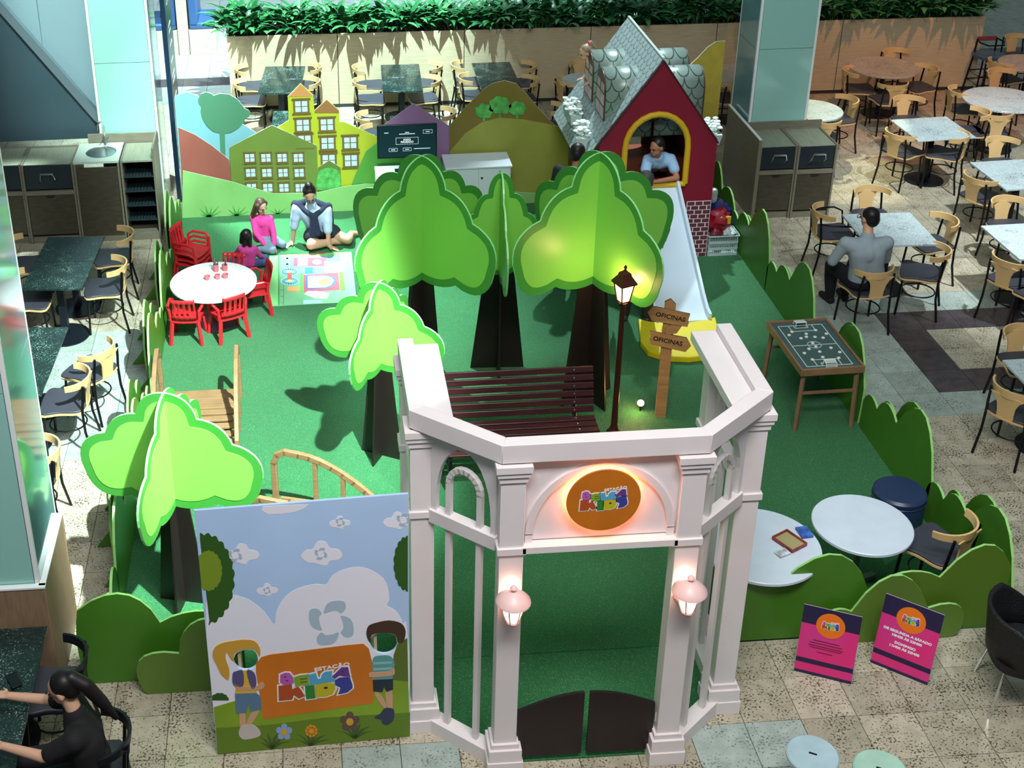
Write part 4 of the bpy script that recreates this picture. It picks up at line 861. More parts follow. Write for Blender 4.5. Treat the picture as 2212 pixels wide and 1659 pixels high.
# ---- television on a white desk, white cupboard
DKW = M('desk_white', (214, 228, 236), .35)
d = thing('tv_desk', 'white desk carrying the television', 'desk', (1.235, 14.98, .013))
MB().box((0, 0, .72), (.78, .46, .03)).build('top', DKW, d, bevel=.003)
for s in (-1, 1): MB().box((s*.37, 0, .352), (.03, .44, .705)).build('side', DKW, d, bevel=.003)
MB().box((0, .20, .45), (.70, .02, .50)).build('back', DKW, d)
tv = thing('television', 'flat black television showing a paused game menu', 'television', (1.235, 15.0, .748))
MB().box((0, 0, .40), (.725, .035, .43)).build('casing', M('tv_frame', (16, 18, 22), .3), tv, bevel=.004)
MB().box((0, -.018, .405), (.695, .004, .395)).build('screen', M('tv_screen', (10, 22, 34), .15, emit=.35, ecol=(22, 48, 62)), tv)
MB().box((0, .0, .09), (.06, .03, .2)).box((0, -.03, .008), (.30, .20, .014)).build('stand', IRON, tv)
TX = M('tv_text', (225, 235, 240), .5, emit=.5, ecol=(210, 225, 235))
tf_ = lambda x, z: frame((x, -.0205, z), (1, 0, 0), (0, 0, 1))
textmesh('JOGO', .034, TX, 'lettering', tv, tf_(0, .425), .0006, bold=.001); textmesh('PAUSADO', .034, TX, 'lettering', tv, tf_(0, .395), .0006, bold=.001)
fr = MB()
def rrect(cx, cz, w_, h_, t_=.003):
    for s in (-1, 1): fr.box((cx, -.0205, cz+s*h_/2), (w_, .001, t_)).box((cx+s*w_/2, -.0205, cz), (t_, .001, h_))
rrect(0, .41, .27, .085); rrect(-.17, .30, .10, .04); rrect(0, .30, .10, .04); rrect(.25, .52, .11, .045)
for x, z, w_ in ((0, .50, .19), (0, .52, .05), (-.17, .30, .05), (0, .30, .05), (.18, .305, .20), (.25, .52, .05), (-.25, .52, .05)): fr.box((x, -.0205, z), (w_, .001, .008))
fr.build('menu_frames', TX, tv, smooth=False)
wc = thing('cupboard', 'low white two-door cupboard beside the television', 'cupboard', (2.125, 15.29, .013))
MB().box((0, 0, .36), (.80, .42, .70)).build('body', DKW, wc, bevel=.004)
MB().box((0, -.01, .722), (.83, .46, .024)).build('top', DKW, wc, bevel=.004)
for s in (-1, 1):
    dr = MB().box((s*.197, -.217, .37), (.388, .016, .66)).build('door', DKW, wc, bevel=.003)
    if s > 0: MB().lathe([(.014, 0), (.014, .006), (.006, .008)], 14, 0, frame((.04, -.226, .58), (1, 0, 0), (0, 0, 1))).build('lock', M('lock_dark', (60, 66, 70), .4, metal=.8), dr)
# ---- children's round table with cups
kc = G(461, 607, .5); KT = round_table(Vector((kc.x, kc.y, .013)), .465, .50, 'white round children table with pencil cups', M('kids_table_white', (240, 244, 244), .3), M('kids_pedestal', (120, 96, 120), .5), 'disc')
RP_ = M('red_plastic', (196, 34, 44), .35, spec=.5); CUP = M('cup_rose', (196, 104, 112), .5)
def cup(px, py, label, r0, r1, h, pencils=0):
    p = G(px, py, .502); t = thing('cup', label, 'cup', p)
    MB().lathe([(r0*.9, 0), (r0, .003), (r1, h), (r1-.004, h), (r0-.004, .006), (.002, .006)], 20).build('body', CUP, t)
    rr = random.Random(int(px))
    for k in range(pencils):
        a = rr.uniform(0, 6.28); c = rr.choice([(40, 90, 90), (150, 60, 50), (190, 160, 60), (60, 60, 110), (70, 110, 80)])
        MB().tube([(.4*r0*math.cos(a), .4*r0*math.sin(a), .008), (1.1*r1*math.cos(a), 1.1*r1*math.sin(a), h+rr.uniform(.04, .08))], .004, 6).build('pencil', M('pencil_%d%d' % (c[0], c[1]), c, .5), t)
    return t
cup(448, 604, 'small rose bowl at left on the children table', .022, .034, .045); cup(470, 602, 'small rose bowl in the middle on the children table', .026, .03, .05); cup(487, 600, 'small rose bowl at right with blue inside on the children table', .026, .034, .045)
cup(467, 586, 'rose pencil cup full of dark pencils', .028, .03, .085, 8); cup(486, 584, 'rose pencil cup with two pencils', .028, .032, .07, 2)
for px, py, sx, sy, rz, lb in ((540, 600, .10, .14, .1, 'white printed sheet at the right edge of the children table'), (520, 612, .05, .05, .4, 'small paper scrap on the children table')):
    p = G(px, py, .501); o = MB().box((0, 0, .0006), (sx, sy, .0012)).build('paper_sheet', M('paper', (228, 236, 240), .6, var=.2, vscale=40), smooth=False); o.location = p; o.rotation_euler.z = rz; tag(o, lb, 'paper')
def kid_chair(loc, rz, label, group='red plastic children chairs'):
    """moulded armchair: front is -y"""
    t = thing('kid_chair', label, 'chair', loc, rz, group)
    s = MB().prism(catmull([(-.15, -.15), (.15, -.15), (.155, .0), (.14, .14), (-.14, .14), (-.155, 0)], 4), .265, .285); s.build('seat', RP_, t)
    bk = MB(); n = 10
    def bp(u, z): a = (u-.5)*1.75; return (.165*math.sin(a)*1.0, .145-.05*(1-math.cos(a))+(z-.28)*.22, z)
    v = [bp(i/n, z) for z in (.30, .36, .52, .565) for i in range(n+1)]; f = []
    for r in range(3):
        for i in range(n):
            if r == 1 and i % 2 == 1 and 0 < i < n: continue
            a = r*(n+1)+i; f.append((a, a+1, a+n+2, a+n+1))
    bk.add(v, f); o = bk.build('backrest', RP_, t); sd = o.modifiers.new('thickness', 'SOLIDIFY'); sd.thickness = .012
    for sx in (-1, 1):
        MB().tube([(sx*.15, .12, .285), (sx*.155, .13, .40), (sx*.18, .08, .43), (sx*.185, -.08, .43), (sx*.17, -.13, .40), (sx*.155, -.14, .285)], .016, 8).build('armrest', RP_, t)
        for sy in (-1, 1): MB().bar((sx*.135, sy*.125, .275), (sx*.165, sy*.155, 0), .032, .032).build('leg', RP_, t)
    return t
def chair_at(px, py, rz, label, z=.013): p = G(px, py, .28); return kid_chair((p.x, p.y, z), rz, label)
chair_at(404, 683, PI-.1, 'red plastic children chair in front of the table, left one'); chair_at(492, 676, PI+.45, 'red plastic children chair in front of the table, right one')
chair_at(548, 626, PI/2+PI+.25, 'red plastic children chair at the right of the white table'); chair_at(500, 616, -.2, 'red plastic children chair behind the table next to the small girl')
sp_ = G(402, 572, .28)
for k in range(3): kid_chair((sp_.x+.07, sp_.y+.1, .013+k*.06), 1.1, ['bottom', 'middle', 'top'][k]+' red plastic chair of the stack beside the hedge', 'red plastic children chairs')
# ---- printed play mat
mx0, mx1, my0, my1 = -.48, .50, 13.06, 14.33
mt = thing('play_mat', 'colourful printed play mat on the turf', 'mat', ((mx0+mx1)/2, (my0+my1)/2, .0135)); MWd, MHt = mx1-mx0, my1-my0
MB().box((0, 0, .003), (MWd, MHt, .006)).build('sheet', M('mat_mint', (128, 196, 146), .5, var=.12, vscale=2), mt, smooth=False)
def mp(a, b):
    p = G(580+a/10.37, 520+b/10.37, .02); return (p.x-(mx0+mx1)/2, p.y-(my0+my1)/2)
def mprint(name, pts, c, lv=1, sm=0):
    P = [mp(*q) for q in pts]
    if sm: P = catmull(P, sm)
    P = [(min(max(x, -MWd/2+.004), MWd/2-.004), min(max(y, -MHt/2+.004), MHt/2-.004)) for x, y in P]
    MB().prism(P, .006, .006+lv*.0006).build(name, M('mat_%d_%d_%d' % c, c, .5), mt, smooth=False)
def ell(cx, cy, rx, ry=None, n=20): return [(cx+rx*math.cos(2*PI*k/n), cy+(ry or rx)*math.sin(2*PI*k/n)) for k in range(n)]
R_ = lambda x0, y0, x1, y1: [(x0, y0), (x1, y0), (x1, y1), (x0, y1)]
mprint('print_grass', R_(20, 170, 230, 1500), (140, 226, 140)); mprint('print_line', R_(215, 170, 245, 1500), (70, 160, 90), 2); mprint('print_line', R_(330, 1000, 345, 1490), (70, 160, 90), 2)
for y in (1100, 1240, 1385): mprint('print_line', R_(270, y, 330, y+8), (70, 160, 90), 2)
mprint('print_fence', R_(250, 180, 510, 320), (246, 170, 90), 2); mprint('print_grass', R_(520, 150, 1600, 320), (120, 210, 90), 1)
mprint('print_red', [(560, 260), (900, 180), (1260, 200), (1260, 300), (560, 320)], (226, 70, 90), 2); mprint('print_blue', R_(490, 345, 1250, 600), (120, 150, 220), 2); mprint('print_red', R_(560, 380, 1300, 570), (236, 90, 110), 3)
mprint('print_white', R_(650, 400, 880, 560), (226, 238, 244), 4); mprint('print_oval', ell(1085, 480, 100, 55), (240, 244, 250), 4); mprint('print_teal', R_(690, 580, 1250, 760), (130, 204, 206), 3); mprint('print_teal', R_(820, 600, 990, 740), (60, 140, 150), 4)
mprint('print_white', R_(1250, 470, 1690, 710), (222, 236, 250), 4); mprint('print_blue', R_(1320, 320, 1600, 460), (110, 180, 190), 4)
mprint('print_red', [(780, 770), (1560, 715), (1600, 1100), (790, 1150)], (236, 96, 112), 4); mprint('print_blue', [(820, 780), (1300, 770), (1460, 800), (1530, 900), (1450, 1020), (1300, 1075), (840, 1090)], (90, 120, 210), 5); mprint('print_white', [(880, 800), (1280, 790), (1420, 830), (1470, 900), (1400, 1000), (1280, 1050), (880, 1060)], (226, 240, 248), 6); mprint('print_yellow', ell(1260, 930, 150, 90), (246, 210, 130), 7)
for cx, cy, rx, ry in ((420, 400, 80, 55), (420, 530, 80, 50), (470, 700, 215, 95), (480, 910, 215, 95)):
    mprint('print_wheel', ell(cx, cy, rx, ry), (150, 220, 226), 5)
    mprint('print_wheel', ell(cx, cy, rx*.82, ry*.8), (36, 96, 120), 6)
    for k in range(8):
        a = k*PI/8; mprint('print_spoke', [(cx+rx*.8*math.cos(a)-8*math.sin(a), cy+ry*.8*math.sin(a)+6*math.cos(a)), (cx-rx*.8*math.cos(a)-8*math.sin(a), cy-ry*.8*math.sin(a)+6*math.cos(a)), (cx-rx*.8*math.cos(a)+8*math.sin(a), cy-ry*.8*math.sin(a)-6*math.cos(a)), (cx+rx*.8*math.cos(a)+8*math.sin(a), cy+ry*.8*math.sin(a)-6*math.cos(a))], (150, 220, 226), 7)
mprint('print_rod', R_(420, 700, 525, 910), (226, 96, 90), 9); mprint('print_hub', ell(465, 700, 55, 28), (240, 236, 150), 10); mprint('print_hub', ell(475, 905, 55, 28), (240, 236, 150), 10); mprint('print_tag', R_(425, 1030, 690, 1135), (246, 176, 110), 5); mprint('print_green', R_(715, 740, 770, 1150), (110, 200, 90), 5); mprint('print_green', [(1580, 700), (1660, 700), (1720, 1110), (1610, 1100)], (120, 206, 70), 5)
mprint('print_white', [(800, 1200), (870, 1130), (1100, 1130), (1380, 1180), (1300, 1310), (1040, 1290)], (224, 232, 246), 5); mprint('print_lake', R_(780, 1330, 1200, 1440), (170, 210, 240), 4)
# ---- slide and yellow landing mat
sl = thing('slide', 'white slide running down from the red playhouse', 'slide', (3.95, 13.80, .013)); SLW = M('slide_white', (206, 224, 236), .3)
prof = [(0, .93), (-.08, .90), (-1.30, .16), (-1.48, .07), (-1.60, .055)]; bm = MB(); v = []; f = []
for y, z in prof:
    for x, dz in ((-.30, .075), (-.27, .075), (-.262, 0), (.262, 0), (.27, .075), (.30, .075), (.30, -.03), (-.30, -.03)): v.append((x, y, z+dz))
for i in range(len(prof)-1): f += [(i*8+j, i*8+(j+1) % 8, (i+1)*8+(j+1) % 8, (i+1)*8+j) for j in range(8)]
f += [tuple(range(8)), tuple(range(8*len(prof)-1, 8*len(prof)-9, -1))]
bm.add(v, f).build('chute', SLW, sl, ang=20)
for s in (-1, 1): MB().prism([(-.02, .02), (-.02, .88), (-1.30, .12), (-1.5, .02)], -.008, .008, 0, frame((s*.28, 0, 0), (0, 1, 0), (0, 0, 1))).build('side_skirt', SLW, sl, smooth=False)
yp = [G(*q, .08) for q in ((1379, 688), (1384, 738), (1400, 758), (1440, 770), (1490, 772), (1540, 766), (1563, 752), (1545, 684), (1530, 690), (1460, 700), (1400, 694))]
yc = sum(yp, Vector())/len(yp); ym = MB().prism([(p.x-yc.x, p.y-yc.y) for p in yp], 0, .07).build('landing_mat', M('foam_yellow', (222, 206, 20), .55, var=.04), smooth=False, bevel=.012); ym.location = (yc.x, yc.y, .0135); tag(ym, 'yellow foam landing mat at the foot of the slide', 'mat')

# ================================================================== PLAYHOUSE
def scallop(name, base, line, ua, va, su, sv, rough=.3, upw=True, lw=.07):
    m = bpy.data.materials.new(name); m.use_nodes = True; nt = m.node_tree; b = nt.nodes['Principled BSDF']; N = nt.nodes.new; L = nt.links.new
    def math_(op, a, c=None):
        n = N('ShaderNodeMath'); n.operation = op
        for i, q in enumerate((a, c)):
            if q is None: continue
            if isinstance(q, (int, float)): n.inputs[i].default_value = q
            else: L(q, n.inputs[i])
        return n.outputs[0]
    tc = N('ShaderNodeTexCoord'); sx = N('ShaderNodeSeparateXYZ'); L(tc.outputs['Object'], sx.inputs[0])
    u = math_('MULTIPLY', sx.outputs[ua], su); v = math_('MULTIPLY', sx.outputs[va], sv)
    row = math_('FLOOR', v); par = math_('MODULO', math_('ABSOLUTE', row), 2.0); fu = math_('SUBTRACT', math_('FRACT', math_('ADD', u, math_('MULTIPLY', par, .5))), .5); fv = math_('SUBTRACT', v, row)
    t_ = math_('SUBTRACT', 1.0, fv) if upw else fv; fu2 = math_('MULTIPLY', fu, 2.0); d = math_('SQRT', math_('ADD', math_('MULTIPLY', fu2, fu2), math_('MULTIPLY', t_, t_)))
    ed = math_('LESS_THAN', math_('ABSOLUTE', math_('SUBTRACT', d, 1.0)), lw)
    n1 = N('ShaderNodeTexNoise'); n1.inputs['Scale'].default_value = 5; L(tc.outputs['Object'], n1.inputs['Vector'])
    r = N('ShaderNodeValToRGB'); r.color_ramp.elements[0].color = (*[x*.85 for x in lin(base)], 1); r.color_ramp.elements[1].color = (*[min(1, x*1.12) for x in lin(base)], 1); L(n1.outputs['Fac'], r.inputs[0])
    mx = N('ShaderNodeMix'); mx.data_type = 'RGBA'; L(ed, mx.inputs[0]); L(r.outputs[0], mx.inputs[6]); mx.inputs[7].default_value = (*lin(line), 1); L(mx.outputs[2], b.inputs['Base Color'])
    b.inputs['Roughness'].default_value = rough; b.inputs['Metallic'].default_value = .15; return m
HX, HY0, HY1, RZ, SL = 3.97, 13.82, 15.46, 2.43, 1.42
hs = thing('playhouse', 'red-gabled playhouse with grey scaled roof and dormers', 'playhouse', (HX, HY0, .013)); HD = HY1-HY0
RED = M('house_red', (128, 22, 48), .45, var=.06, vscale=3)
arch = arch_poly(.72, .46, .86, 20); hole = [(x-.01, y+.95) for x, y in arch[::1]]
gab = [(-.66, .0), (.69, .0), (.69, RZ-SL*.66-.02), (0, RZ-.013), (-.66, RZ-SL*.66-.02)]
hole = hole[:1]+hole[1:]
MB().prism(gab, -.012, .012, 0, frame((0, 0, 0), (1, 0, 0), (0, 0, 1)), None, [hole]).build('gable_wall', RED, hs, smooth=False)
MB().prism([(-.66, 0), (.69, 0), (.69, 1.4), (0, RZ-.05), (-.66, 1.4)], -.012, .012, 0, frame((0, HD-.05, 0), (1, 0, 0), (0, 0, 1)), None, [[(x, y+.55) for x, y in arch_poly(.5, .5, .8)]]).build('rear_wall', M('house_inner_brown', (120, 92, 48), .6), hs, smooth=False)
for x in (-.65, .68): MB().box((x, HD/2-.02, .72), (.02, HD-.08, 1.44)).build('side_wall', RED, hs, smooth=False)
MB().box((.015, HD/2-.02, .80), (1.28, HD-.1, .03)).build('upper_floor', M('house_floor', (150, 70, 30), .5), hs, smooth=False)
pth = [(-.36, 0, .96), (-.36, 0, 1.41)]+[(-.36*math.cos(PI*k/12), 0, 1.41+.40*math.sin(PI*k/12)) for k in range(1, 12)]+[(.36, 0, 1.41), (.36, 0, .96)]
YF = M('foam_tube_yellow', (204, 166, 22), .55)
MB().tube([(x-.01, -.03, z) for x, y, z in pth], .035, 12).build('foam_edge', YF, hs); MB().tube([(-.37, -.03, .95), (.35, -.03, .95)], .035, 12).build('foam_sill', YF, hs)
RFM = scallop('roof_scales', (170, 188, 190), (104, 128, 116), 0, 1, 8, 11, .3, False, .08)
sl_len = math.hypot(.86, .86*SL)
for s in (-1, 1):
    wd = sl_len if s < 0 else sl_len*.84
    o = MB().prism([(0, 0), (HD+.0, 0), (HD, wd), (0, wd)], 0, .014).build('roof_panel', RFM, hs, smooth=False)
    ax = Vector((0, 1, 0)); ay = Vector((s*1, 0, -SL)).normalized(); o.matrix_local = frame((0, 0, RZ), ax, ay) if s > 0 else frame((0, 0, RZ), ax, ay)
MB().bar((0, 0, RZ+.012), (0, HD, RZ+.012), .03, .03).build('ridge_cap', M('ridge_pale', (176, 190, 186), .35), hs)
for s in (-1, 1): MB().bar((0, -.016, RZ), (s*.70, -.016, RZ-SL*.70), .012, .04, 0, (0, 1, 0)).build('gable_trim', M('gable_trim_dark', (60, 34, 40), .5), hs)
DRM = scallop('dormer_scales', (140, 160, 152), (70, 92, 84), 0, 2, 6, 8, .32); WBR = M('dormer_frame', (72, 52, 40), .5); WPK = M('dormer_pane', (198, 172, 172), .4)
def dormer(y, side):
    z1, hw, xf = 2.20, .225, .56; zc = z1-hw; b = MB(); n = 14
    arc = [(-hw, 1.45)]+[(-hw*math.cos(PI*k/n), zc+hw*math.sin(PI*k/n)) for k in range(n+1)]+[(hw, 1.45)]
    v = [(side*xf, y+a, z) for a, z in arc]+[(side*.02, y+a, z) for a, z in arc]; k = len(arc)
    b.add(v, [(i, i+1, k+i+1, k+i) for i in range(k-1)]); d = b.build('dormer', DRM, hs); sd = d.modifiers.new('thickness', 'SOLIDIFY'); sd.thickness = .012; sd.offset = -1
    A = frame((side*(xf+.004), y, 0), (0, side, 0), (0, 0, 1))
    MB().prism(arc, -.008, .008, 0, A).build('window_board', WBR, d, smooth=False)
    g = MB()
    for c in range(2):
        for r in range(4):
            z0 = 1.50+r*.155; hh = .145 if r < 3 else .11; g.box(((c-.5)*.20, z0+hh/2, .009), (.17 if r < 3 else .14, hh-.02, .006), 0, A)
    g.build('window_panes', WPK, d, smooth=False)
for y in (.46, 1.10):
    for s in (-1, 1): dormer(y, s)
# bricks on the front right corner
BRK = M('playhouse_brick', (96, 46, 58), .6, var=.1, vscale=4); MRT = M('brick_mortar', (226, 210, 214), .7)
MB().box((.545, -.0135, .36), (.285, .003, .72)).build('mortar', MRT, hs, smooth=False)
bm_ = MB().box((0, 0, 0), (.080, .006, .043)).mesh('brick', BRK, False); bh_ = MB().box((0, 0, 0), (.033, .006, .043)).mesh('brick', BRK, False)
for r in range(13):
    z = .027+r*.0553
    xs_ = [(.452, 0), (.546, 0), (.640, 0)] if r % 2 == 0 else [(.428, 1), (.499, 0), (.593, 0), (.664, 1)]
    for x, hf in xs_:
        o = bpy.data.objects.new('brick', bh_ if hf else bm_); COL.objects.link(o); o.parent = hs; o.location = (x, -.0165, z)
MB().box((-.50, -.0135, .36), (.26, .003, .72)).build('mortar', MRT, hs, smooth=False)
# flower boxes
FLW = M('petal_white', (226, 240, 236), .5); LFG = M('flower_leaf', (40, 110, 60), .5); BXW = M('flower_box', (196, 214, 210), .4)
def flower_box(loc, rz, label):
    t = thing('flower_box', label, 'flower box', loc, rz)
    b = MB(); v = [(-.17, -.05, 0), (.17, -.05, 0), (.17, .05, 0), (-.17, .05, 0), (-.20, -.07, .13), (.20, -.07, .13), (.20, .07, .13), (-.20, .07, .13)]
    b.add(v, [(3, 2, 1, 0), (4, 5, 6, 7), (0, 1, 5, 4), (1, 2, 6, 5), (2, 3, 7, 6), (3, 0, 4, 7)]).build('box', BXW, t, smooth=False)
    f = MB(); rr = random.Random(label)
    for k in range(46):
        x, y, z = rr.uniform(-.19, .19), rr.uniform(-.08, .08), .13+rr.uniform(.0, .10)
        for p in range(5): a = p*2*PI/5+rr.random(); f.ball((x+.016*math.cos(a), y+.016*math.sin(a), z), (.020, .020, .012), n=6, k=4)
    f = f.build('flowers', FLW, t); f['kind'] = 'stuff'
    g = MB()
    for k in range(16): leaf(g, (rr.uniform(-.17, .17), rr.uniform(-.06, .06), .12), rr.uniform(0, 6.28), rr.uniform(.5, 1.2), rr.uniform(.08, .13), .03, 0)
    g = g.build('leaves', LFG, t); g['kind'] = 'stuff'
flower_box((HX-.79, HY0+.36, 1.36), PI/2-.15, 'white flower box under the nearer left dormer'); flower_box((HX-.77, HY0+1.0, 1.40), PI/2+.05, 'white flower box under the farther left dormer'); flower_box((HX+.78, HY0+.5, 1.28), PI/2, 'white flower box on the right side of the playhouse')
# yellow wave board behind the house
yb = [(4.62, 0), (5.24, 0), (5.24, 2.06), (5.12, 2.05), (5.02, 1.98), (4.92, 1.86), (4.80, 1.74), (4.62, 1.60)]
tag(MB().prism(yb, -.012, .012, 0, frame((0, 15.62, .002), (1, 0, 0), (0, 0, 1)), 1).build('wave_board', [M('wave_yellow', (176, 160, 60), .5, var=.08), EDW], smooth=False), 'yellow wave-topped board behind the right side of the playhouse', 'backdrop')

# ================================================================== FOOD COURT FURNITURE
BEN = M('bent_beech', (216, 182, 126), .4, var=.05, vscale=4); SEAT = M('seat_grey', (56, 58, 68), .5, var=.06); LEGB = M('leg_black', (18, 16, 18), .35, metal=.4)
def make_chair(arms=False):
    """bentwood-back metal chair, faces -y, origin on the floor under the seat centre"""
    t = thing('cafe_chair', '', 'chair')
    so = catmull([(-.20, -.20), (.20, -.20), (.205, -.02), (.17, .19), (-.17, .19), (-.205, -.02)], 5)
    s = MB().prism(so, .440, .458).build('seat', BEN, t); MB().prism(inset(so, .006), .457, .478).build('seat_pad', SEAT, s, bevel=.006)
    # splat and wrap-round top rail
    sp = MB(); v = []; f = []
    for z, hw, y in ((.43, .075, .195), (.52, .075, .205), (.60, .085, .215), (.66, .11, .225), (.70, .15, .232)):
        v += [(-hw, y, z), (hw, y, z), (hw, y+.012, z), (-hw, y+.012, z)]
    for i in range(4): f += [(i*4+j, i*4+(j+1) % 4, i*4+4+(j+1) % 4, i*4+4+j) for j in range(4)]
    sp.add(v, f+[(3, 2, 1, 0), (16, 17, 18, 19)]).build('splat', BEN, t)
    n = 14; v = []; f = []
    for i in range(n+1):
        a = -1.42+2.84*i/n; hh = .040*(1-.25*abs(a)/1.42); zc = .722
        for rr, dz in ((.205, -hh), (.222, -hh), (.232, hh), (.215, hh)): v.append((rr*math.sin(a)*1.0, .03+rr*math.cos(a), zc+dz))
    for i in range(n): f += [(i*4+j, i*4+4+j, i*4+4+(j+1) % 4, i*4+(j+1) % 4) for j in range(4)]
    MB().add(v, f+[(0, 1, 2, 3), (4*n+3, 4*n+2, 4*n+1, 4*n)]).build('top_rail', BEN, t, ang=50)
    for sx in (-1, 1):
        MB().tube([(sx*.165, .215, .72), (sx*.175, .20, .58), (sx*.18, .185, .44), (sx*.185, .19, .25), (sx*.20, .235, .0)], .0125, 8).build('leg', LEGB, t)
        MB().tube([(sx*.175, -.165, .44), (sx*.195, -.185, .0)], .0125, 8).build('leg', LEGB, t)
    MB().tube([(.17*math.cos(2*PI*k/20), .0+.17*math.sin(2*PI*k/20), .24) for k in range(20)], .008, 6, 0, True).build('ring_stretcher', LEGB, t)
    if arms: MB().tube([(.17, .20, .64), (.25, .1, .655), (.27, -.08, .655), (.24, -.17, .62), (.18, -.18, .45)], .011, 8).tube([(-.17, .20, .64), (-.25, .1, .655), (-.27, -.08, .655), (-.24, -.17, .62), (-.18, -.18, .45)], .011, 8).build('arm_loop', LEGB, t)
    return t
PROTO = {False: make_chair(), True: None}; USED = {False: False, True: False}
def chair(px, py, rz, label, arms=False, z=.0):
    """seat centre at pixel; rz: 0 faces the camera, pi faces away, pi/2 faces right (+x)"""
    p = G(px, py, .46+z)
    if PROTO[arms] is None: PROTO[arms] = make_chair(arms)
    if not USED[arms]: o = PROTO[arms]; USED[arms] = True
    else: o = copytree(PROTO[arms])
    o.location = (p.x, p.y, z); o.rotation_euler = (0, 0, rz); tag(o, label, 'chair', 'bentwood-backed cafe chairs'); return o
TGW = granite('granite_white', (176, 196, 200), (206, 220, 222), (120, 132, 136), 90, .02, .18, 30); TGB = granite('granite_black', (20, 34, 34), (34, 54, 50), (120, 150, 140), 90, -.12, .18, 30); TBR = granite('granite_beige', (176, 168, 150), (196, 186, 168), (120, 100, 80), 90, .02, .2, 30)
PED = M('pedestal_black', (18, 26, 36), .4, metal=.3)
def square_table(c, sx, sy, rz, label, top=TGW, z=.73):
    t = thing('cafe_table', label, 'table', (c[0], c[1], 0), rz, 'square pedestal cafe tables')
    MB().box((0, 0, z-.012), (sx, sy, .024)).build('tabletop', top, t, bevel=.003)
    MB().box((0, 0, (z-.03)/2+.01), (.075, .075, z-.05)).build('pedestal', PED, t); MB().lathe([(.25, 0), (.25, .012), (.05, .022)], 32).build('base', PED, t)
    MB().box((0, 0, z-.04), (.3, .3, .03)).build('spider', PED, t); return t
def quad(*px, z=.73):
    P = [G(*q, z) for q in px]; c = sum(P, Vector())/4; u = (P[1]-P[0])+(P[2]-P[3]); v = (P[0]-P[3])+(P[1]-P[2]); return c, u.length/2, v.length/2, math.atan2(u.y, u.x)
def place_round(px, py, r, label, top=TGW, z=.73):
    c = G(px, py, z); return round_table(Vector((c.x, c.y, 0)), r, z, label, top, PED, 'disc')
# right hall
c, a, b_, r = quad((1920, 259), (2044, 251), (2108, 296), (1987, 303)); square_table(c, a, b_, r, 'white granite square table right of the bin cabinets, farther one')
place_round(1910, 144, .50, 'round beige granite table by the brown planter', TBR); place_round(2166, 214, .52, 'round white granite table cut by the right edge, nearer one'); place_round(2222, 136, .42, 'round beige granite table cut by the right edge, farther one', TBR)
place_round(1752, 237, .42, 'round white granite table behind the right column'); place_round(1592, 158, .45, 'round beige granite table behind the yellow wave board', TBR); place_round(1262, 172, .32, 'round pale granite table behind the playhouse dormers')
c, a, b_, r = quad((2103, 350), (2226, 343), (2292, 402), (2165, 410)); square_table(c, a, b_, r, 'white granite square table at the right edge, below the farther square one')
c, a, b_, r = quad((1815, 462), (1966, 459), (2030, 526), (1880, 532)); MT = square_table(c, a, b_, r, 'white granite square table where the man in grey sits'); MTC = c
c, a, b_, r = quad((2125, 487), (2262, 480), (2335, 552), (2196, 560)); square_table(c, a, b_, r, 'white granite square table at the right edge, level with the seated man')
c, a, b_, r = quad((2172, 777), (2330, 768), (2420, 862), (2250, 872)); square_table(c, a, b_, r, 'white granite square table at the right edge beside the dark floor frame')
C = chair
C(1854, 192, PI/2-.2, 'cafe chair left of the round beige table by the brown planter'); C(1982, 188, -PI/2+.25, 'cafe chair right of the round beige table by the brown planter'); C(1918, 216, PI, 'cafe chair in front of the round beige table by the brown planter'); C(1938, 154, .2, 'cafe chair behind the round beige table, against the brown planter')
C(2082, 236, PI/2-.1, 'cafe chair left of the white round table at the right edge'); C(2140, 282, PI-.2, 'cafe chair in front of the white round table at the right edge'); C(2164, 200, .1, 'cafe chair behind the white round table at the right edge')
C(2166, 170, PI/2+.35, 'cafe chair left of the farther round table at the right edge'); C(2200, 122, .1, 'cafe chair behind the farther round table at the right edge')
C(1962, 262, 0, 'cafe chair behind the farther white square table'); C(1948, 327, PI/2+.55, 'cafe chair at the near left corner of the farther white square table'); C(2042, 332, PI+.9, 'cafe chair at the near right corner of the farther white square table'); C(2088, 284, -PI/2-.15, 'cafe chair at the right of the farther white square table')
C(2164, 356, 0, 'cafe chair behind the square table at the right edge'); C(2120, 424, PI/2+.5, 'cafe chair at the near left of the square table at the right edge')
C(1884, 468, 0, 'cafe chair behind the table of the man in grey'); C(1798, 502, PI/2-.05, 'cafe armchair with metal arm loop left of the man in grey', True); C(2010, 526, -PI/2+.1, 'cafe chair right of the table of the man in grey'); C(1990, 588, -PI/2-.5, 'cafe chair turned aside at the near right of the seated man'); MC = C(1870, 622, PI+.1, 'cafe chair the man in grey sits on')
C(2180, 492, 0, 'cafe chair behind the right-edge table level with the seated man'); C(2186, 604, PI/2+.6, 'cafe chair at the near left of the right-edge table level with the man'); C(2252, 640, PI+.2, 'cafe chair cut by the right edge beside the dark tiles')
C(2214, 786, 0, 'brown-backed cafe chair behind the table beside the dark floor frame'); C(2196, 886, PI/2+.6, 'cafe chair in front of the table beside the dark floor frame')
C(1808, 258, -PI/2+.2, 'cafe chair right of the round table behind the right column'); C(1774, 298, PI-.3, 'cafe chair in front of the round table behind the right column'); C(1585, 152, .1, 'cafe chair behind the round table behind the yellow board'); C(1572, 212, PI+.2, 'cafe chair in front of the round table behind the yellow board'); C(1262, 178, .15, 'cafe chair behind the playhouse dormers')
C(2022, 1180, -PI/2-1.0, 'cafe chair beside the empty white round table, behind the front right hedge', z=.013)
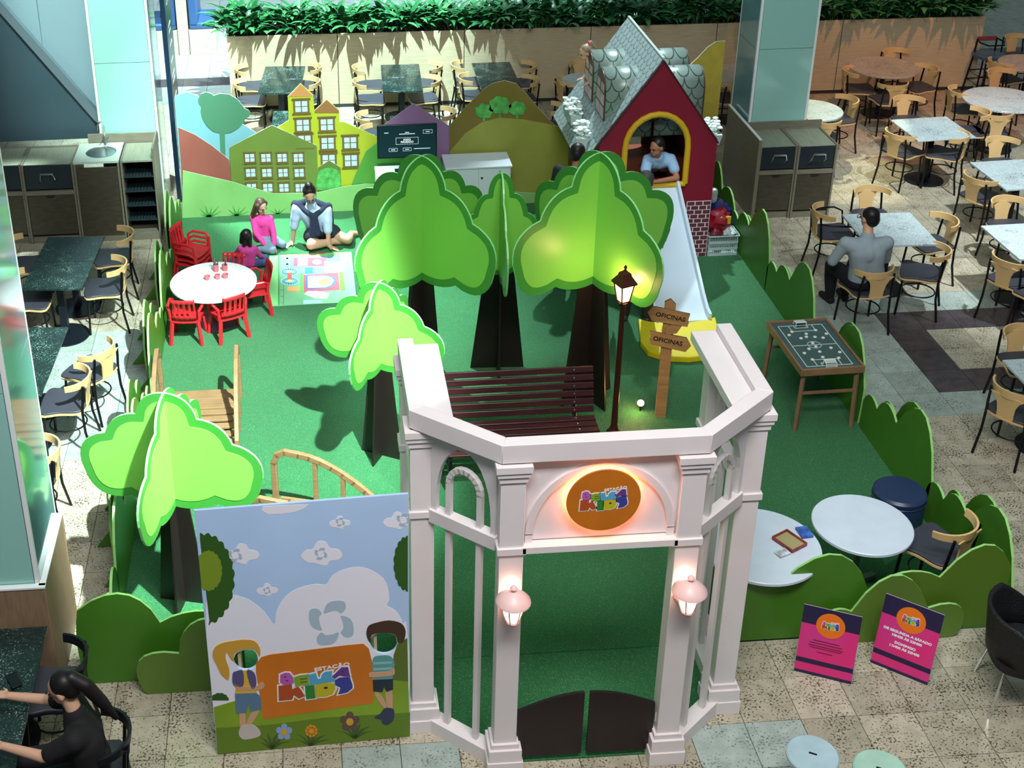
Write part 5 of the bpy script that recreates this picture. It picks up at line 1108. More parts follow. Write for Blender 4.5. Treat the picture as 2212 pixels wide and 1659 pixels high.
# left aisle: dark granite doubles
def double(q, label):
    c, a, b_, r = quad(*q); t = Matrix.Rotation(r, 4, 'Z') @ Vector((0, b_/4, 0))
    for s, w_ in ((1, 'farther half'), (-1, 'nearer half')): square_table((c+t*s)[:2], a, b_/2-.006, r, 'dark granite table '+label+', '+w_, TGB)
double(((90, 512), (215, 511), (190, 622), (60, 625)), 'in front of the sink counter'); double(((10, 708), (143, 706), (93, 852), (-52, 856)), 'beside the near column')
C(245, 556, -PI/2+.1, 'cafe chair right of the sink-side dark table, farther one'); C(228, 622, -PI/2, 'cafe chair right of the sink-side dark table, nearer one'); C(62, 572, PI/2, 'cafe chair left of the sink-side dark table, farther one'); C(66, 650, PI/2, 'cafe chair left of the sink-side dark table, nearer one')
C(196, 800, -PI/2-.55, 'cafe chair turned aside between the two left dark tables'); C(142, 868, -PI/2-.05, 'cafe chair right of the dark table beside the near column'); C(72, 1030, -PI/2, 'cafe chair mostly hidden behind the near column')
# back row along the planter
for q, lb, L in ((((570, 143), (657, 143), (650, 200), (560, 202)), 'behind the mural tree', ((545, 186), (543, 218), (660, 184), (655, 216))), (((820, 140), (903, 138), (916, 196), (829, 198)), 'behind the purple house', ((798, 184), (800, 215), (920, 180), (915, 212))), (((1025, 136), (1105, 133), (1125, 194), (1035, 197)), 'behind the brown hill', ((1010, 178), (1026, 206), (1122, 180), (1126, 212)))):
    double(q, lb+' along the planter')
    for k, (x, y) in enumerate(L): C(x, y, (PI/2 if k < 2 else -PI/2)+.06*(k-1), 'cafe chair '+['left, farther', 'left, nearer', 'right, farther', 'right, nearer'][k]+', at the dark table '+lb)
for x, y, rz, lb in ((808, 292, PI/2, 'cafe chair just behind the yellow house of the mural, farther one'), (818, 322, PI/2, 'cafe chair just behind the yellow house of the mural, nearer one'), (945, 284, -PI/2, 'cafe chair just behind the television'), (1178, 272, -PI/2-.2, 'cafe chair just behind the right end of the brown hill, farther one'), (1196, 304, -PI/2-.2, 'cafe chair just behind the right end of the brown hill, nearer one'), (1238, 210, PI/2+.3, 'cafe chair alone left of the playhouse roof'), (570, 320, PI/2, 'cafe chair peeking over the green house of the mural')): C(x, y, rz, lb)
c, a, b_, r = quad((845, 250), (925, 248), (935, 300), (850, 304)); square_table(c, a, b_, r, 'dark granite table hidden behind the television', TGB)
c, a, b_, r = quad((590, 240), (665, 238), (665, 290), (585, 292)); square_table(c, a, b_, r, 'dark granite table behind the yellow house of the mural', TGB)
# bar stool far right
p = G(2136, 122, .62); bs = thing('bar_stool', 'tall dark bar stool at the right end of the brown planter', 'stool', (p.x, p.y, 0)); SB = M('stool_blue', (60, 84, 110), .4)
MB().prism(catmull([(-.18, -.17), (.18, -.17), (.18, .17), (-.18, .17)], 4), .62, .66).build('seat', SB, bs)
for sx in (-1, 1):
    for sy in (-1, 1): MB().tube([(sx*.15, sy*.14, .86 if sy > 0 else .62), (sx*.16, sy*.15, .62), (sx*.22, sy*.20, 0)], .014, 8).build('leg', LEGB, bs)
for z in (.22, .36): MB().tube([(-.19, -.18, z), (.19, -.18, z), (.19, .18, z), (-.19, .18, z)], .009, 6, 0, True).build('foot_rail', LEGB, bs)
MB().tube([(-.15, .14, .86), (-.19, -.02, .85), (-.12, -.16, .84), (.12, -.16, .84), (.19, -.02, .85), (.15, .14, .86)], .012, 8).build('arm_loop', LEGB, bs); MB().box((0, .15, .86), (.30, .02, .07)).build('back_rail', M('stool_rail', (120, 60, 60), .4), bs, bevel=.006)
# ---- posters on easel feet
def poster(pA, pB, H, label, lines):
    A = G(*pA); B = G(*pB); d = (B-A); t = thing('poster_stand', label, 'poster', (A.x, A.y, 0), math.atan2(d.y, d.x)); L = d.length
    MAG = M('poster_magenta', (226, 34, 104), .4, var=.25, vscale=2, c2=(196, 60, 150)); NV = M('poster_navy', (36, 26, 66), .4)
    Tt = frame((0, 0, .02), (1, 0, 0), (0, .18, 1))
    MB().prism([(0, 0), (L, 0), (L, H), (0, H)], -.006, 0, 0, Tt, 1).build('panel', [MAG, M('poster_rim', (200, 190, 210), .5)], t, smooth=False)
    MB().prism([(0, H*.73), (L, H*.73), (L, H), (0, H)], .0, .001, 0, Tt).build('top_band', NV, t, smooth=False); MB().prism([(0, H*.13), (L, H*.13), (L, H*.20), (0, H*.20)], .0, .001, 0, Tt).build('bottom_band', NV, t, smooth=False)
    MB().prism(circ((L*.5, H*.76), L*.25, 32), 0, .002, 0, Tt).build('logo_disc', M('poster_orange', (232, 116, 20), .45), t, smooth=False)
    logo(t, Tt @ Matrix.Translation((L*.5, H*.755, .002)), L*.30)
    for s, z, sz, m_ in lines: textmesh(s, sz*L, m_, 'lettering', t, Tt @ Matrix.Translation((L*.5, H*z, .0012)) @ Matrix.Scale(1.15, 4, (1, 0, 0)), .0006, bold=.0012)
    MB().prism([(0, .0), (.16, 0), (0, H*.7)], -.004, .004, 0, frame((L*.5, .03, .004), (0, 1, 0), (0, .12, 1), (1, 0, 0))).build('easel_leg', NV, t, smooth=False)
    MB().box((L/2, .012, .012), (L, .03, .024)).build('foot', NV, t)
    return t
DKP = M('poster_text_dark', (110, 12, 50), .5)
pl_ = poster((1715, 1448), (1838, 1478), .53, 'magenta poster with small dark text, left of the pair', [])
b = MB(); L_ = .36
for k, (z, w_) in enumerate(((.50, .5), (.46, .62), (.42, .66), (.39, .6), (.33, .3))): b.box((L_*.52, .53*z, .0014), (L_*w_, .006, .0008), 0, frame((0, 0, .02), (1, 0, 0), (0, .18, 1)))
b.build('text_lines', DKP, pl_, smooth=False)
poster((1880, 1430), (2003, 1480), .56, 'magenta poster listing opening hours, right of the pair', [('DE SEGUNDA A SÁBADO', .535, .064, WHT), ('10H00 ÀS 22H00', .475, .064, WHT), ('DOMINGO', .38, .064, WHT), ('11H00 ÀS 22H00', .32, .064, WHT)])
# ---- low stools at the bottom edge
for px, py, col, lb in ((1756, 1628, (168, 196, 206), 'pale blue round stool with a handle slot at the bottom edge'), (1902, 1660, (164, 206, 186), 'pale green round stool with a handle slot at the bottom edge')):
    p = G(px, py, .42); s = thing('round_stool', lb, 'stool', (p.x, p.y, 0)); m_ = M('stool_pale_'+lb.split()[1], col, .4, var=.08, vscale=6)
    MB().lathe([(.155, .385), (.165, .39), (.165, .41), (.155, .42), (.01, .42)], 36).build('seat', m_, s); MB().box((0, 0, .4205), (.05, .014, .002), 0, rotz(-.5)).build('handle_slot', IRON, s); MB().lathe([(.15, 0), (.15, .01), (.12, .02), (.12, .37), (.15, .385)], 32).build('body', m_, s)
# ---- woven black chair at the right edge, dark table at the lower left
p = G(2222, 1400, .46); wch = thing('woven_chair', 'black woven chair with chrome legs at the right edge', 'chair', (p.x, p.y, 0), PI/2-.25); WV = M('black_weave', (12, 12, 15), .6, bump=.8, bscale=60)
MB().prism(catmull([(-.24, -.22), (.24, -.22), (.25, .1), (.15, .24), (-.15, .24), (-.25, .1)], 5), .40, .46).build('seat', WV, wch)
v = []; f = []; n = 14
for z in (.44, .60, .76, .80):
    for i in range(n+1): a = -1.7+3.4*i/n; rr = .25+(z-.44)*.12; zz = z if abs(a) < 1.0 else .44+(z-.44)*(1-.45*(abs(a)-1)/.7); v.append((rr*math.sin(a), rr*math.cos(a), zz))
for k in range(3): f += [(k*(n+1)+i, k*(n+1)+i+1, (k+1)*(n+1)+i+1, (k+1)*(n+1)+i) for i in range(n)]
o = MB().add(v, f).build('backrest', WV, wch); sd = o.modifiers.new('thickness', 'SOLIDIFY'); sd.thickness = .025
for sx in (-1, 1):
    for sy in (-1, 1): MB().tube([(sx*.17, sy*.17, .41), (sx*.23, sy*.23, 0)], .011, 8).build('leg', CHR, wch)

# ================================================================== PEOPLE
def remesh(mb, name, mat, parent, voxel=.012, it=3):
    o = mb.build('tmp', mat, None); r = o.modifiers.new('r', 'REMESH'); r.mode = 'VOXEL'; r.voxel_size = voxel; r.use_smooth_shade = True
    s = o.modifiers.new('s', 'SMOOTH'); s.factor = .5; s.iterations = it
    dg = bpy.context.evaluated_depsgraph_get(); me = bpy.data.meshes.new_from_object(o.evaluated_get(dg)); bpy.data.objects.remove(o)
    me.polygons.foreach_set('use_smooth', [True]*len(me.polygons)); me.materials.clear(); me.materials.append(mat)
    q = bpy.data.objects.new(name, me); COL.objects.link(q); q.parent = parent; return q
def cap(mb, p, q, r0, r1, n=12):
    p = Vector(p); q = Vector(q); mb.ball(p, r0, n=n, k=8); mb.ball(q, r1, n=n, k=8)
    if (q-p).length > 1e-4: mb.tube([p, q], [r0, r1], n)
def V(*a): return Vector(a)
def hand(mb, wrist, d, nrm, s=1.0, side=1, curl=.25):
    """palm, four unequal bent fingers and a thumb leaving the side of the palm"""
    d = Vector(d).normalized(); nrm = Vector(nrm).normalized(); x = d.cross(nrm).normalized()*side; nrm = x.cross(d)*side
    pal = wrist+d*.045*s
    for k in (-1, 0, 1): cap(mb, wrist+x*.012*k*s, pal+d*.035*s+x*.026*k*s, .017*s, .014*s, 8)
    for k, L in enumerate((.062, .072, .068, .052)):
        b = pal+d*.038*s+x*(k-1.5)*.021*s; m_ = b+(d+nrm*-curl*.4).normalized()*L*.55*s; e = m_+(d-nrm*curl*1.6).normalized()*L*.5*s
        cap(mb, b, m_, .0095*s, .0085*s, 6); cap(mb, m_, e, .0085*s, .007*s, 6)
    t0 = wrist+d*.02*s-x*.024*s; t1 = t0+(d*.6-x*.8).normalized()*.04*s; t2 = t1+(d*.95-x*.3).normalized()*.03*s
    cap(mb, t0, t1, .012*s, .010*s, 6); cap(mb, t1, t2, .010*s, .008*s, 6)
def head(mb, c, f, up, s):
    """skull, jaw, nose, ears, brow; f = facing direction"""
    f = Vector(f).normalized(); up = Vector(up).normalized(); r = f.cross(up).normalized(); up = r.cross(f)
    A = frame(c, r, f, up)
    mb.ball((0, -.008*s, .022*s), (.074*s, .092*s, .086*s), 0, A, 16, 12); mb.ball((0, .022*s, -.048*s), (.054*s, .060*s, .060*s), 0, A, 14, 10); mb.ball((0, .058*s, -.082*s), (.026*s, .026*s, .022*s), 0, A)
    mb.ball((0, .098*s, -.022*s), (.011*s, .017*s, .020*s), 0, A, 8, 6); mb.ball((0, .086*s, .012*s), (.048*s, .010*s, .012*s), 0, A, 10, 6)
    mb.ball((0, .078*s, -.055*s), (.024*s, .012*s, .010*s), 0, A, 8, 6)
    for k in (-1, 1): mb.ball((k*.076*s, -.005*s, -.008*s), (.012*s, .022*s, .034*s), 0, A, 8, 6)
    return A
EYE = M('eye_dark', (30, 22, 20), .3); LIP = M('lip', (150, 84, 76), .5)
def face(A, s, parent, glasses=False):
    e = MB()
    for k in (-1, 1): e.ball((k*.031*s, .084*s, .0), (.013*s, .008*s, .007*s), 0, A, 8, 6); 
    e.build('eyes', EYE, parent)
    br = MB()
    for k in (-1, 1): br.ball((k*.032*s, .090*s, .022*s), (.019*s, .006*s, .004*s), 0, A, 8, 4)
    br.build('eyebrows', EYE, parent)
    MB().ball((0, .089*s, -.055*s), (.022*s, .006*s, .005*s), 0, A, 8, 4).build('mouth', LIP, parent)
    if glasses:
        g = MB()
        for k in (-1, 1): g.tube([(k*.034*s+.024*s*math.cos(2*PI*i/14), .103*s, -.002*s+.018*s*math.sin(2*PI*i/14)) for i in range(14)], .0032*s, 5, 0, True, A); g.tube([(k*.057*s, .10*s, .002*s), (k*.082*s, .0, .002*s)], .0028*s, 5, 0, False, A)
        g.tube([(-.01*s, .106*s, .0), (.01*s, .106*s, .0)], .003*s, 5, 0, False, A); g.build('glasses', M('glasses_frame', (30, 28, 32), .3), parent)
def hair_cap(A, s, mat, parent, extra=None, lowz=-.02, back=.06):
    mb = MB().ball((0, -.026*s, .040*s), (.084*s, .090*s, .084*s), 0, A, 18, 14).ball((0, -.055*s, .0), (.076*s, .062*s, .085*s), 0, A, 16, 12)
    if extra: extra(mb, A, s)
    return remesh(mb, 'hair', mat, parent, .010, 2)
SKIN = M('skin_light', (206, 164, 138), .5, spec=.35); SKIN2 = M('skin_tan', (166, 112, 84), .5, spec=.35); HBLK = M('hair_black', (20, 16, 16), .45, spec=.4); HBRN = M('hair_brown', (74, 52, 44), .45); HFAIR = M('hair_fair', (150, 128, 104), .45)
def torso(mb, pel, chest, neck, shl, shr, s=1.0, g=0.):
    """pelvis-to-shoulder volume; g = extra cloth thickness"""
    ax = (shr-shl).normalized()
    for k in (-1, 1):
        cap(mb, pel+ax*k*.075*s, pel.lerp(chest, .5)+ax*k*.062*s, .105*s+g, .100*s+g); cap(mb, pel.lerp(chest, .5)+ax*k*.062*s, chest+ax*k*.075*s, .100*s+g, .105*s+g)
    cap(mb, chest, neck+(chest-neck)*.25, .115*s+g, .062*s+g)
    for q in (shl, shr): cap(mb, chest.lerp(q, .35), q, .098*s+g, .058*s+g)
def arm(mb, sh, el, wr, s=1.0, g=0., r=(.052, .041, .029), upto=1.0):
    cap(mb, sh, el, r[0]*s+g, r[1]*s+g)
    if upto > .5: cap(mb, el, el.lerp(wr, (upto-.5)*2), r[1]*s+g, (r[1]+(r[2]-r[1])*(upto-.5)*2)*s+g)
def leg(mb, hip, kn, an, s=1.0, g=0., upto=1.0):
    cap(mb, hip, kn, .085*s+g, .058*s+g)
    if upto > .5: cap(mb, kn, kn.lerp(an, .35), .056*s+g, .056*s+g); cap(mb, kn.lerp(an, .35), kn.lerp(an, (upto-.5)*2), .056*s+g, .036*s+g)
def shoe(an, toe, mat, parent, s=1.0):
    mb = MB(); d = (toe-an); d.z = 0; d.normalize(); h = Vector((an.x, an.y, .045*s+toe.z)); cap(mb, h-d*.03*s, h+d*.05*s, .042*s, .042*s, 10); cap(mb, h+d*.05*s, h+d*.15*s+V(0, 0, -.008*s), .042*s, .034*s, 10)
    return remesh(mb, 'shoe', mat, parent, .010, 2)
def person(label, base): return thing('person', label, 'person', (base[0], base[1], 0))
def loc(base):
    return lambda x, y, z: Vector((x-base[0], y-base[1], z))

# --- man in grey at the square table (seen from behind)
bs_ = (5.80, 12.06); P = person('man in grey long-sleeved shirt and dark trousers seated with his back turned', bs_); L = loc(bs_)
pel, che, nek, shl, shr = L(5.78, 12.00, .58), L(5.72, 11.96, .93), L(5.72, 12.0, 1.12), L(5.50, 11.99, 1.02), L(5.92, 11.96, 1.02)
hc = L(5.735, 12.06, 1.26); ell_, wrl = L(5.42, 12.06, .78), L(5.56, 12.28, .76); elr, wrr = L(6.00, 12.10, .76), L(5.92, 12.34, .78)
hl_, hr_ = pel+V(-.10, .02, -.02), pel+V(.10, .02, -.02); knl, anl, tol = L(5.60, 12.47, .52), L(5.68, 12.58, .08), L(5.64, 12.75, 0); knr, anr, tor = L(5.86, 12.50, .52), L(5.86, 12.62, .08), L(5.86, 12.8, 0)
b = MB(); torso(b, pel, che, nek, shl, shr); cap(b, che, nek, .06, .055); cap(b, nek, hc+V(0, .0, -.05), .054, .05); A = head(b, hc, (-.45, 1, -.12), (0, 0, 1), 1.0)
arm(b, shl, ell_, wrl); arm(b, shr, elr, wrr); hand(b, wrl, wrl-ell_, (0, 0, 1)); hand(b, wrr, wrr-elr, (0, 0, 1), 1, -1); leg(b, hl_, knl, anl); leg(b, hr_, knr, anr)
remesh(b, 'body', SKIN, P, .009)
b = MB(); torso(b, pel+V(0, 0, .02), che, nek, shl, shr, 1, .014); arm(b, shl, ell_, wrl, 1, .014, upto=.97); arm(b, shr, elr, wrr, 1, .014, upto=.97); remesh(b, 'shirt', M('shirt_grey', (150, 166, 176), .8, bump=.25, bscale=9), P, .012)
TRD = M('trousers_dark', (18, 20, 30), .8); b = MB(); leg(b, hl_, knl, anl, 1, .016, .98); leg(b, hr_, knr, anr, 1, .016, .98); cap(b, pel+V(-.08, 0, -.01), pel+V(.08, 0, -.01), .115, .115); remesh(b, 'trousers', TRD, P, .014)
face(A, 1.0, P, True); hair_cap(A, 1.0, HBLK, P); shoe(anl, tol, TRD, P); shoe(anr, tor, TRD, P)

# --- woman seated on the turf
bs_ = (.10, 14.6); P = person('woman with hair bun, pale T-shirt and navy sweater round her shoulders sitting on the turf', bs_); L = loc(bs_)
pel, che, nek, shl, shr = L(.15, 14.68, .16), L(.06, 14.60, .44), L(.04, 14.55, .60), L(-.13, 14.60, .50), L(.23, 14.58, .46)
hc = L(.03, 14.49, .725); ell_, wrl = L(-.17, 14.62, .26), L(-.20, 14.62, .055); elr, wrr = L(.23, 14.50, .24), L(.235, 14.44, .055)
b = MB(); torso(b, pel, che, nek, shl, shr, .92); cap(b, nek, hc+V(0, .02, -.05), .046, .046); A = head(b, hc, (.15, -1, -.75), (0, -.5, 1), .98)
arm(b, shl, ell_, wrl, .85); arm(b, shr, elr, wrr, .85); hand(b, wrl, (-.5, -.4, -.25), (0, 0, 1), .9, 1, .1); hand(b, wrr, (.8, -.35, -.25), (0, 0, 1), .9, -1, .1)
k1, a1_ = L(.02, 14.36, .12), L(.30, 14.52, .07); k2, a2_ = L(.47, 14.50, .10), L(.52, 14.74, .07)
leg(b, pel+V(-.07, -.04, -.02), k1, a1_, 1.0); leg(b, pel+V(.09, -.04, -.02), k2, a2_, 1.0); cap(b, a2_, a2_+V(.10, .03, -.02), .036, .03); cap(b, a1_, a1_+V(.12, .02, -.02), .036, .03)
remesh(b, 'body', M('skin_medium', (186, 144, 118), .5), P, .009)
b = MB(); torso(b, pel, che, nek, shl, shr, .92, .012); arm(b, shl, ell_, wrl, .85, .022, upto=.4); arm(b, shr, elr, wrr, .85, .022, upto=.4); cap(b, shl, shl.lerp(ell_, .55), .062, .066); cap(b, shr, shr.lerp(elr, .55), .062, .066); remesh(b, 'shirt', M('tshirt_pale', (170, 190, 214), .8, bump=.2, bscale=12), P, .012)
NAV = M('sweater_navy', (22, 34, 58), .9, bump=.4, bscale=30); b = MB()
for sg_, sh in ((-1, shl), (1, shr)): cap(b, nek+V(sg_*.04, .05, -.03), sh+V(sg_*-.01, .01, .045), .05, .05); cap(b, sh+V(sg_*-.01, .01, .045), che+V(0, -.13, -.0), .05, .032); cap(b, sh+V(sg_*.02, .06, .03), sh+V(sg_*.05, .09, -.20), .05, .035)
cap(b, che+V(0, -.135, .0), che+V(-.02, -.15, -.26), .036, .045); cap(b, che+V(.02, -.135, 0), che+V(.05, -.14, -.22), .034, .04); remesh(b, 'sweater', NAV, P, .012)
b = MB(); cap(b, pel+V(-.07, -.03, -.01), pel.lerp(k1, .55)+V(-.05, 0, .03), .112, .10); cap(b, pel+V(.08, -.03, -.01), pel.lerp(k2, .4)+V(.02, 0, .02), .112, .098); cap(b, pel+V(-.06, 0, .03), pel+V(.06, 0, .03), .115, .115); remesh(b, 'shorts', M('shorts_charcoal', (24, 30, 40), .85), P, .013)
face(A, .98, P, True)
def bun(mb, A, s): mb.ball((0, -.05*s, .125*s), (.05*s, .05*s, .045*s), 0, A)
hair_cap(A, .98, HBLK, P, bun)

# --- girl in pink
bs_ = (-.55, 14.55); P = person('girl with long brown hair and pink top kneeling beside the play mat', bs_); L = loc(bs_)
pel, che, nek, shl, shr = L(-.56, 14.60, .14), L(-.555, 14.58, .35), L(-.555, 14.57, .46), L(-.655, 14.58, .405), L(-.455, 14.56, .395)
hc = L(-.555, 14.54, .575); ell_, wrl = L(-.63, 14.50, .24), L(-.52, 14.43, .10); elr, wrr = L(-.42, 14.50, .23), L(-.42, 14.43, .09); s = .62
b = MB(); torso(b, pel, che, nek, shl, shr, s); cap(b, nek, hc+V(0, 0, -.04), .03, .03); A = head(b, hc, (.8, -.9, -.55), (0, 0, 1), .80); arm(b, shl, ell_, wrl, s); arm(b, shr, elr, wrr, s); hand(b, wrl, (.4, -.5, -.5), (0, 0, 1), .65); hand(b, wrr, (.1, -.4, -.6), (0, 0, 1), .65, -1)
k1, a1_ = L(-.44, 14.36, .075), L(-.62, 14.46, .05); k2, a2_ = L(-.32, 14.50, .075), L(-.42, 14.66, .05); leg(b, pel, k1, a1_, .68); leg(b, pel+V(.06, 0, 0), k2, a2_, .68); remesh(b, 'body', SKIN, P, .008)
b = MB(); torso(b, pel, che, nek, shl, shr, s, .010); arm(b, shl, ell_, wrl, s, .012, upto=.92); arm(b, shr, elr, wrr, s, .012, upto=.92); remesh(b, 'top', M('top_pink', (222, 62, 150), .75, bump=.2, bscale=14), P, .010)
DEN = M('jeans_pale', (110, 132, 150), .85, var=.1, vscale=12); b = MB(); leg(b, pel, k1, a1_, .68, .012, .95); leg(b, pel+V(.06, 0, 0), k2, a2_, .68, .012, .95); remesh(b, 'jeans', DEN, P, .011)
face(A, .80, P)
def longhair(mb, A, s):
    for x, y in ((-.06, -.04), (0, -.075), (.06, -.04), (-.075, .0), (.075, .0)): cap(mb, A @ V(x*s, y*s, .03*s), A @ V(x*1.15*s, (y-.015)*s, -.20*s), .042*s, .03*s)
hair_cap(A, .80, HBRN, P, longhair)

# --- small girl in magenta, back to the camera
bs_ = (-.74, 14.02); P = person('small dark-haired girl in magenta top sitting behind the children table', bs_); L = loc(bs_)
pel, che, nek, shl, shr = L(-.73, 14.00, .09), L(-.72, 14.02, .24), L(-.715, 14.03, .315), L(-.80, 14.03, .275), L(-.64, 14.02, .27)
hc = L(-.715, 14.05, .425); ell_, wrl = L(-.86, 14.10, .17), L(-.84, 14.20, .10); elr, wrr = L(-.58, 14.06, .15), L(-.56, 14.16, .07); s = .52
b = MB(); torso(b, pel, che, nek, shl, shr, s); cap(b, nek, hc+V(0, 0, -.03), .028, .028); A = head(b, hc, (.6, .9, -.1), (0, 0, 1), .74); arm(b, shl, ell_, wrl, s); arm(b, shr, elr, wrr, s); hand(b, wrl, (.2, .6, -.2), (0, 0, 1), .5); hand(b, wrr, (.0, .6, -.2), (0, 0, 1), .5, -1)
k1, a1_ = L(-.92, 14.10, .07), L(-.88, 14.26, .05); k2, a2_ = L(-.53, 14.04, .07), L(-.52, 14.24, .05); leg(b, pel+V(-.04, 0, 0), k1, a1_, .58); leg(b, pel+V(.04, 0, 0), k2, a2_, .58); remesh(b, 'body', SKIN, P, .008)
b = MB(); torso(b, pel, che, nek, shl, shr, s, .011); arm(b, shl, ell_, wrl, s, .013, upto=.85); arm(b, shr, elr, wrr, s, .013, upto=.85); remesh(b, 'top', M('top_magenta', (170, 46, 120), .75, bump=.2, bscale=14), P, .010)
b = MB(); leg(b, pel+V(-.04, 0, 0), k1, a1_, .58, .012, 1); leg(b, pel+V(.04, 0, 0), k2, a2_, .58, .012, 1); remesh(b, 'leggings', M('leggings_navy', (46, 52, 96), .85, var=.5, vscale=30), P, .011)
face(A, .74, P)
def bob(mb, A, s):
    for x, y in ((-.065, -.03), (0, -.07), (.065, -.03)): cap(mb, A @ V(x*s, y*s, .02*s), A @ V(x*1.2*s, (y-.01)*s, -.11*s), .046*s, .04*s)
hair_cap(A, .74, HBLK, P, bob)

# --- boy leaning out of the playhouse arch
bs_ = (4.03, 14.2); P = person('boy in pale blue T-shirt leaning on the yellow sill of the playhouse', bs_); L = loc(bs_)
pel, che, nek, shl, shr = L(4.14, 14.28, 1.02), L(4.05, 13.98, 1.19), L(4.0, 13.86, 1.30), L(3.90, 13.90, 1.24), L(4.18, 13.94, 1.22)
hc = L(3.965, 13.80, 1.43); ell_, wrl = L(3.84, 13.78, 1.06), L(3.76, 13.74, 1.05); elr, wrr = L(4.22, 13.77, 1.05), L(4.0, 13.73, 1.04); s = .82
b = MB(); torso(b, pel, che, nek, shl, shr, s); cap(b, nek, hc+V(0, 0, -.04), .042, .042); A = head(b, hc, (-.9, -.6, -.25), (0, 0, 1), .92); arm(b, shl, ell_, wrl, s); arm(b, shr, elr, wrr, s); hand(b, wrl, (-1, -.2, 0), (0, 0, 1), .8); hand(b, wrr, (-1, -.1, 0), (0, 0, 1), .8, -1); leg(b, pel+V(-.07, 0, 0), L(4.05, 14.34, .88), L(4.05, 14.62, .86), .72); leg(b, pel+V(.07, 0, 0), L(4.2, 14.36, .88), L(4.2, 14.64, .86), .72); remesh(b, 'body', SKIN2, P, .009)
b = MB(); torso(b, pel, che, nek, shl, shr, s, .013); cap(b, shl, shl.lerp(ell_, .55), .06, .064); cap(b, shr, shr.lerp(elr, .55), .06, .064); remesh(b, 'shirt', M('tshirt_blue', (150, 186, 220), .8, bump=.2, bscale=12), P, .012)
b = MB(); leg(b, pel+V(-.07, 0, 0), L(4.05, 14.34, .89), L(4.05, 14.62, .87), .72, .012); leg(b, pel+V(.07, 0, 0), L(4.2, 14.36, .89), L(4.2, 14.64, .87), .72, .012); remesh(b, 'trousers', TRD, P, .014)
face(A, .92, P); hair_cap(A, .92, HBLK, P)

# --- girl with ponytail at the far dormer
bs_ = (3.42, 14.95); P = person('fair-haired girl with pink hair tie peeking past the far playhouse dormer', bs_); L = loc(bs_)
hc = L(3.36, 15.02, 2.17); nek = L(3.42, 15.02, 2.06); che = L(3.50, 15.02, 1.95); s = .55
b = MB(); A = head(b, hc, (-1, -.35, -.35), (0, 0, 1), .80); cap(b, hc+V(.02, 0, -.06), nek, .034, .034); cap(b, nek, che, .045, .07); shl, shr = L(3.46, 15.12, 1.98), L(3.46, 14.92, 1.98); cap(b, che, shl, .06, .04); cap(b, che, shr, .06, .04); wl_, wr_ = L(3.38, 15.13, 1.82), L(3.38, 14.91, 1.82); arm(b, shl, L(3.44, 15.14, 1.88), wl_, .6); arm(b, shr, L(3.44, 14.90, 1.88), wr_, .6); hand(b, wl_, (-1, 0, -.3), (0, 0, 1), .6); hand(b, wr_, (-1, 0, -.3), (0, 0, 1), .6, -1); cap(b, che, L(3.56, 15.02, 1.80), .075, .07); remesh(b, 'body', SKIN, P, .008)
b = MB(); cap(b, che, L(3.56, 15.02, 1.80), .085, .08); cap(b, che, shl, .07, .05); cap(b, che, shr, .07, .05); remesh(b, 'top', M('top_white', (214, 214, 220), .8), P, .010)
face(A, .80, P)
def tail(mb, A, s): cap(mb, A @ V(0, -.07*s, .10*s), A @ V(0, -.13*s, .11*s), .025*s, .03*s); cap(mb, A @ V(0, -.13*s, .11*s), A @ V(.01*s, -.19*s, -.02*s), .032*s, .018*s)
hair_cap(A, .80, HFAIR, P, tail); MB().tube([(.03*.8*math.cos(2*PI*k/10), -.1*.8, .105*.8+.03*.8*math.sin(2*PI*k/10)) for k in range(10)], .010, 6, 0, True, A).build('hair_tie', M('hair_tie_pink', (230, 70, 110), .6), P)

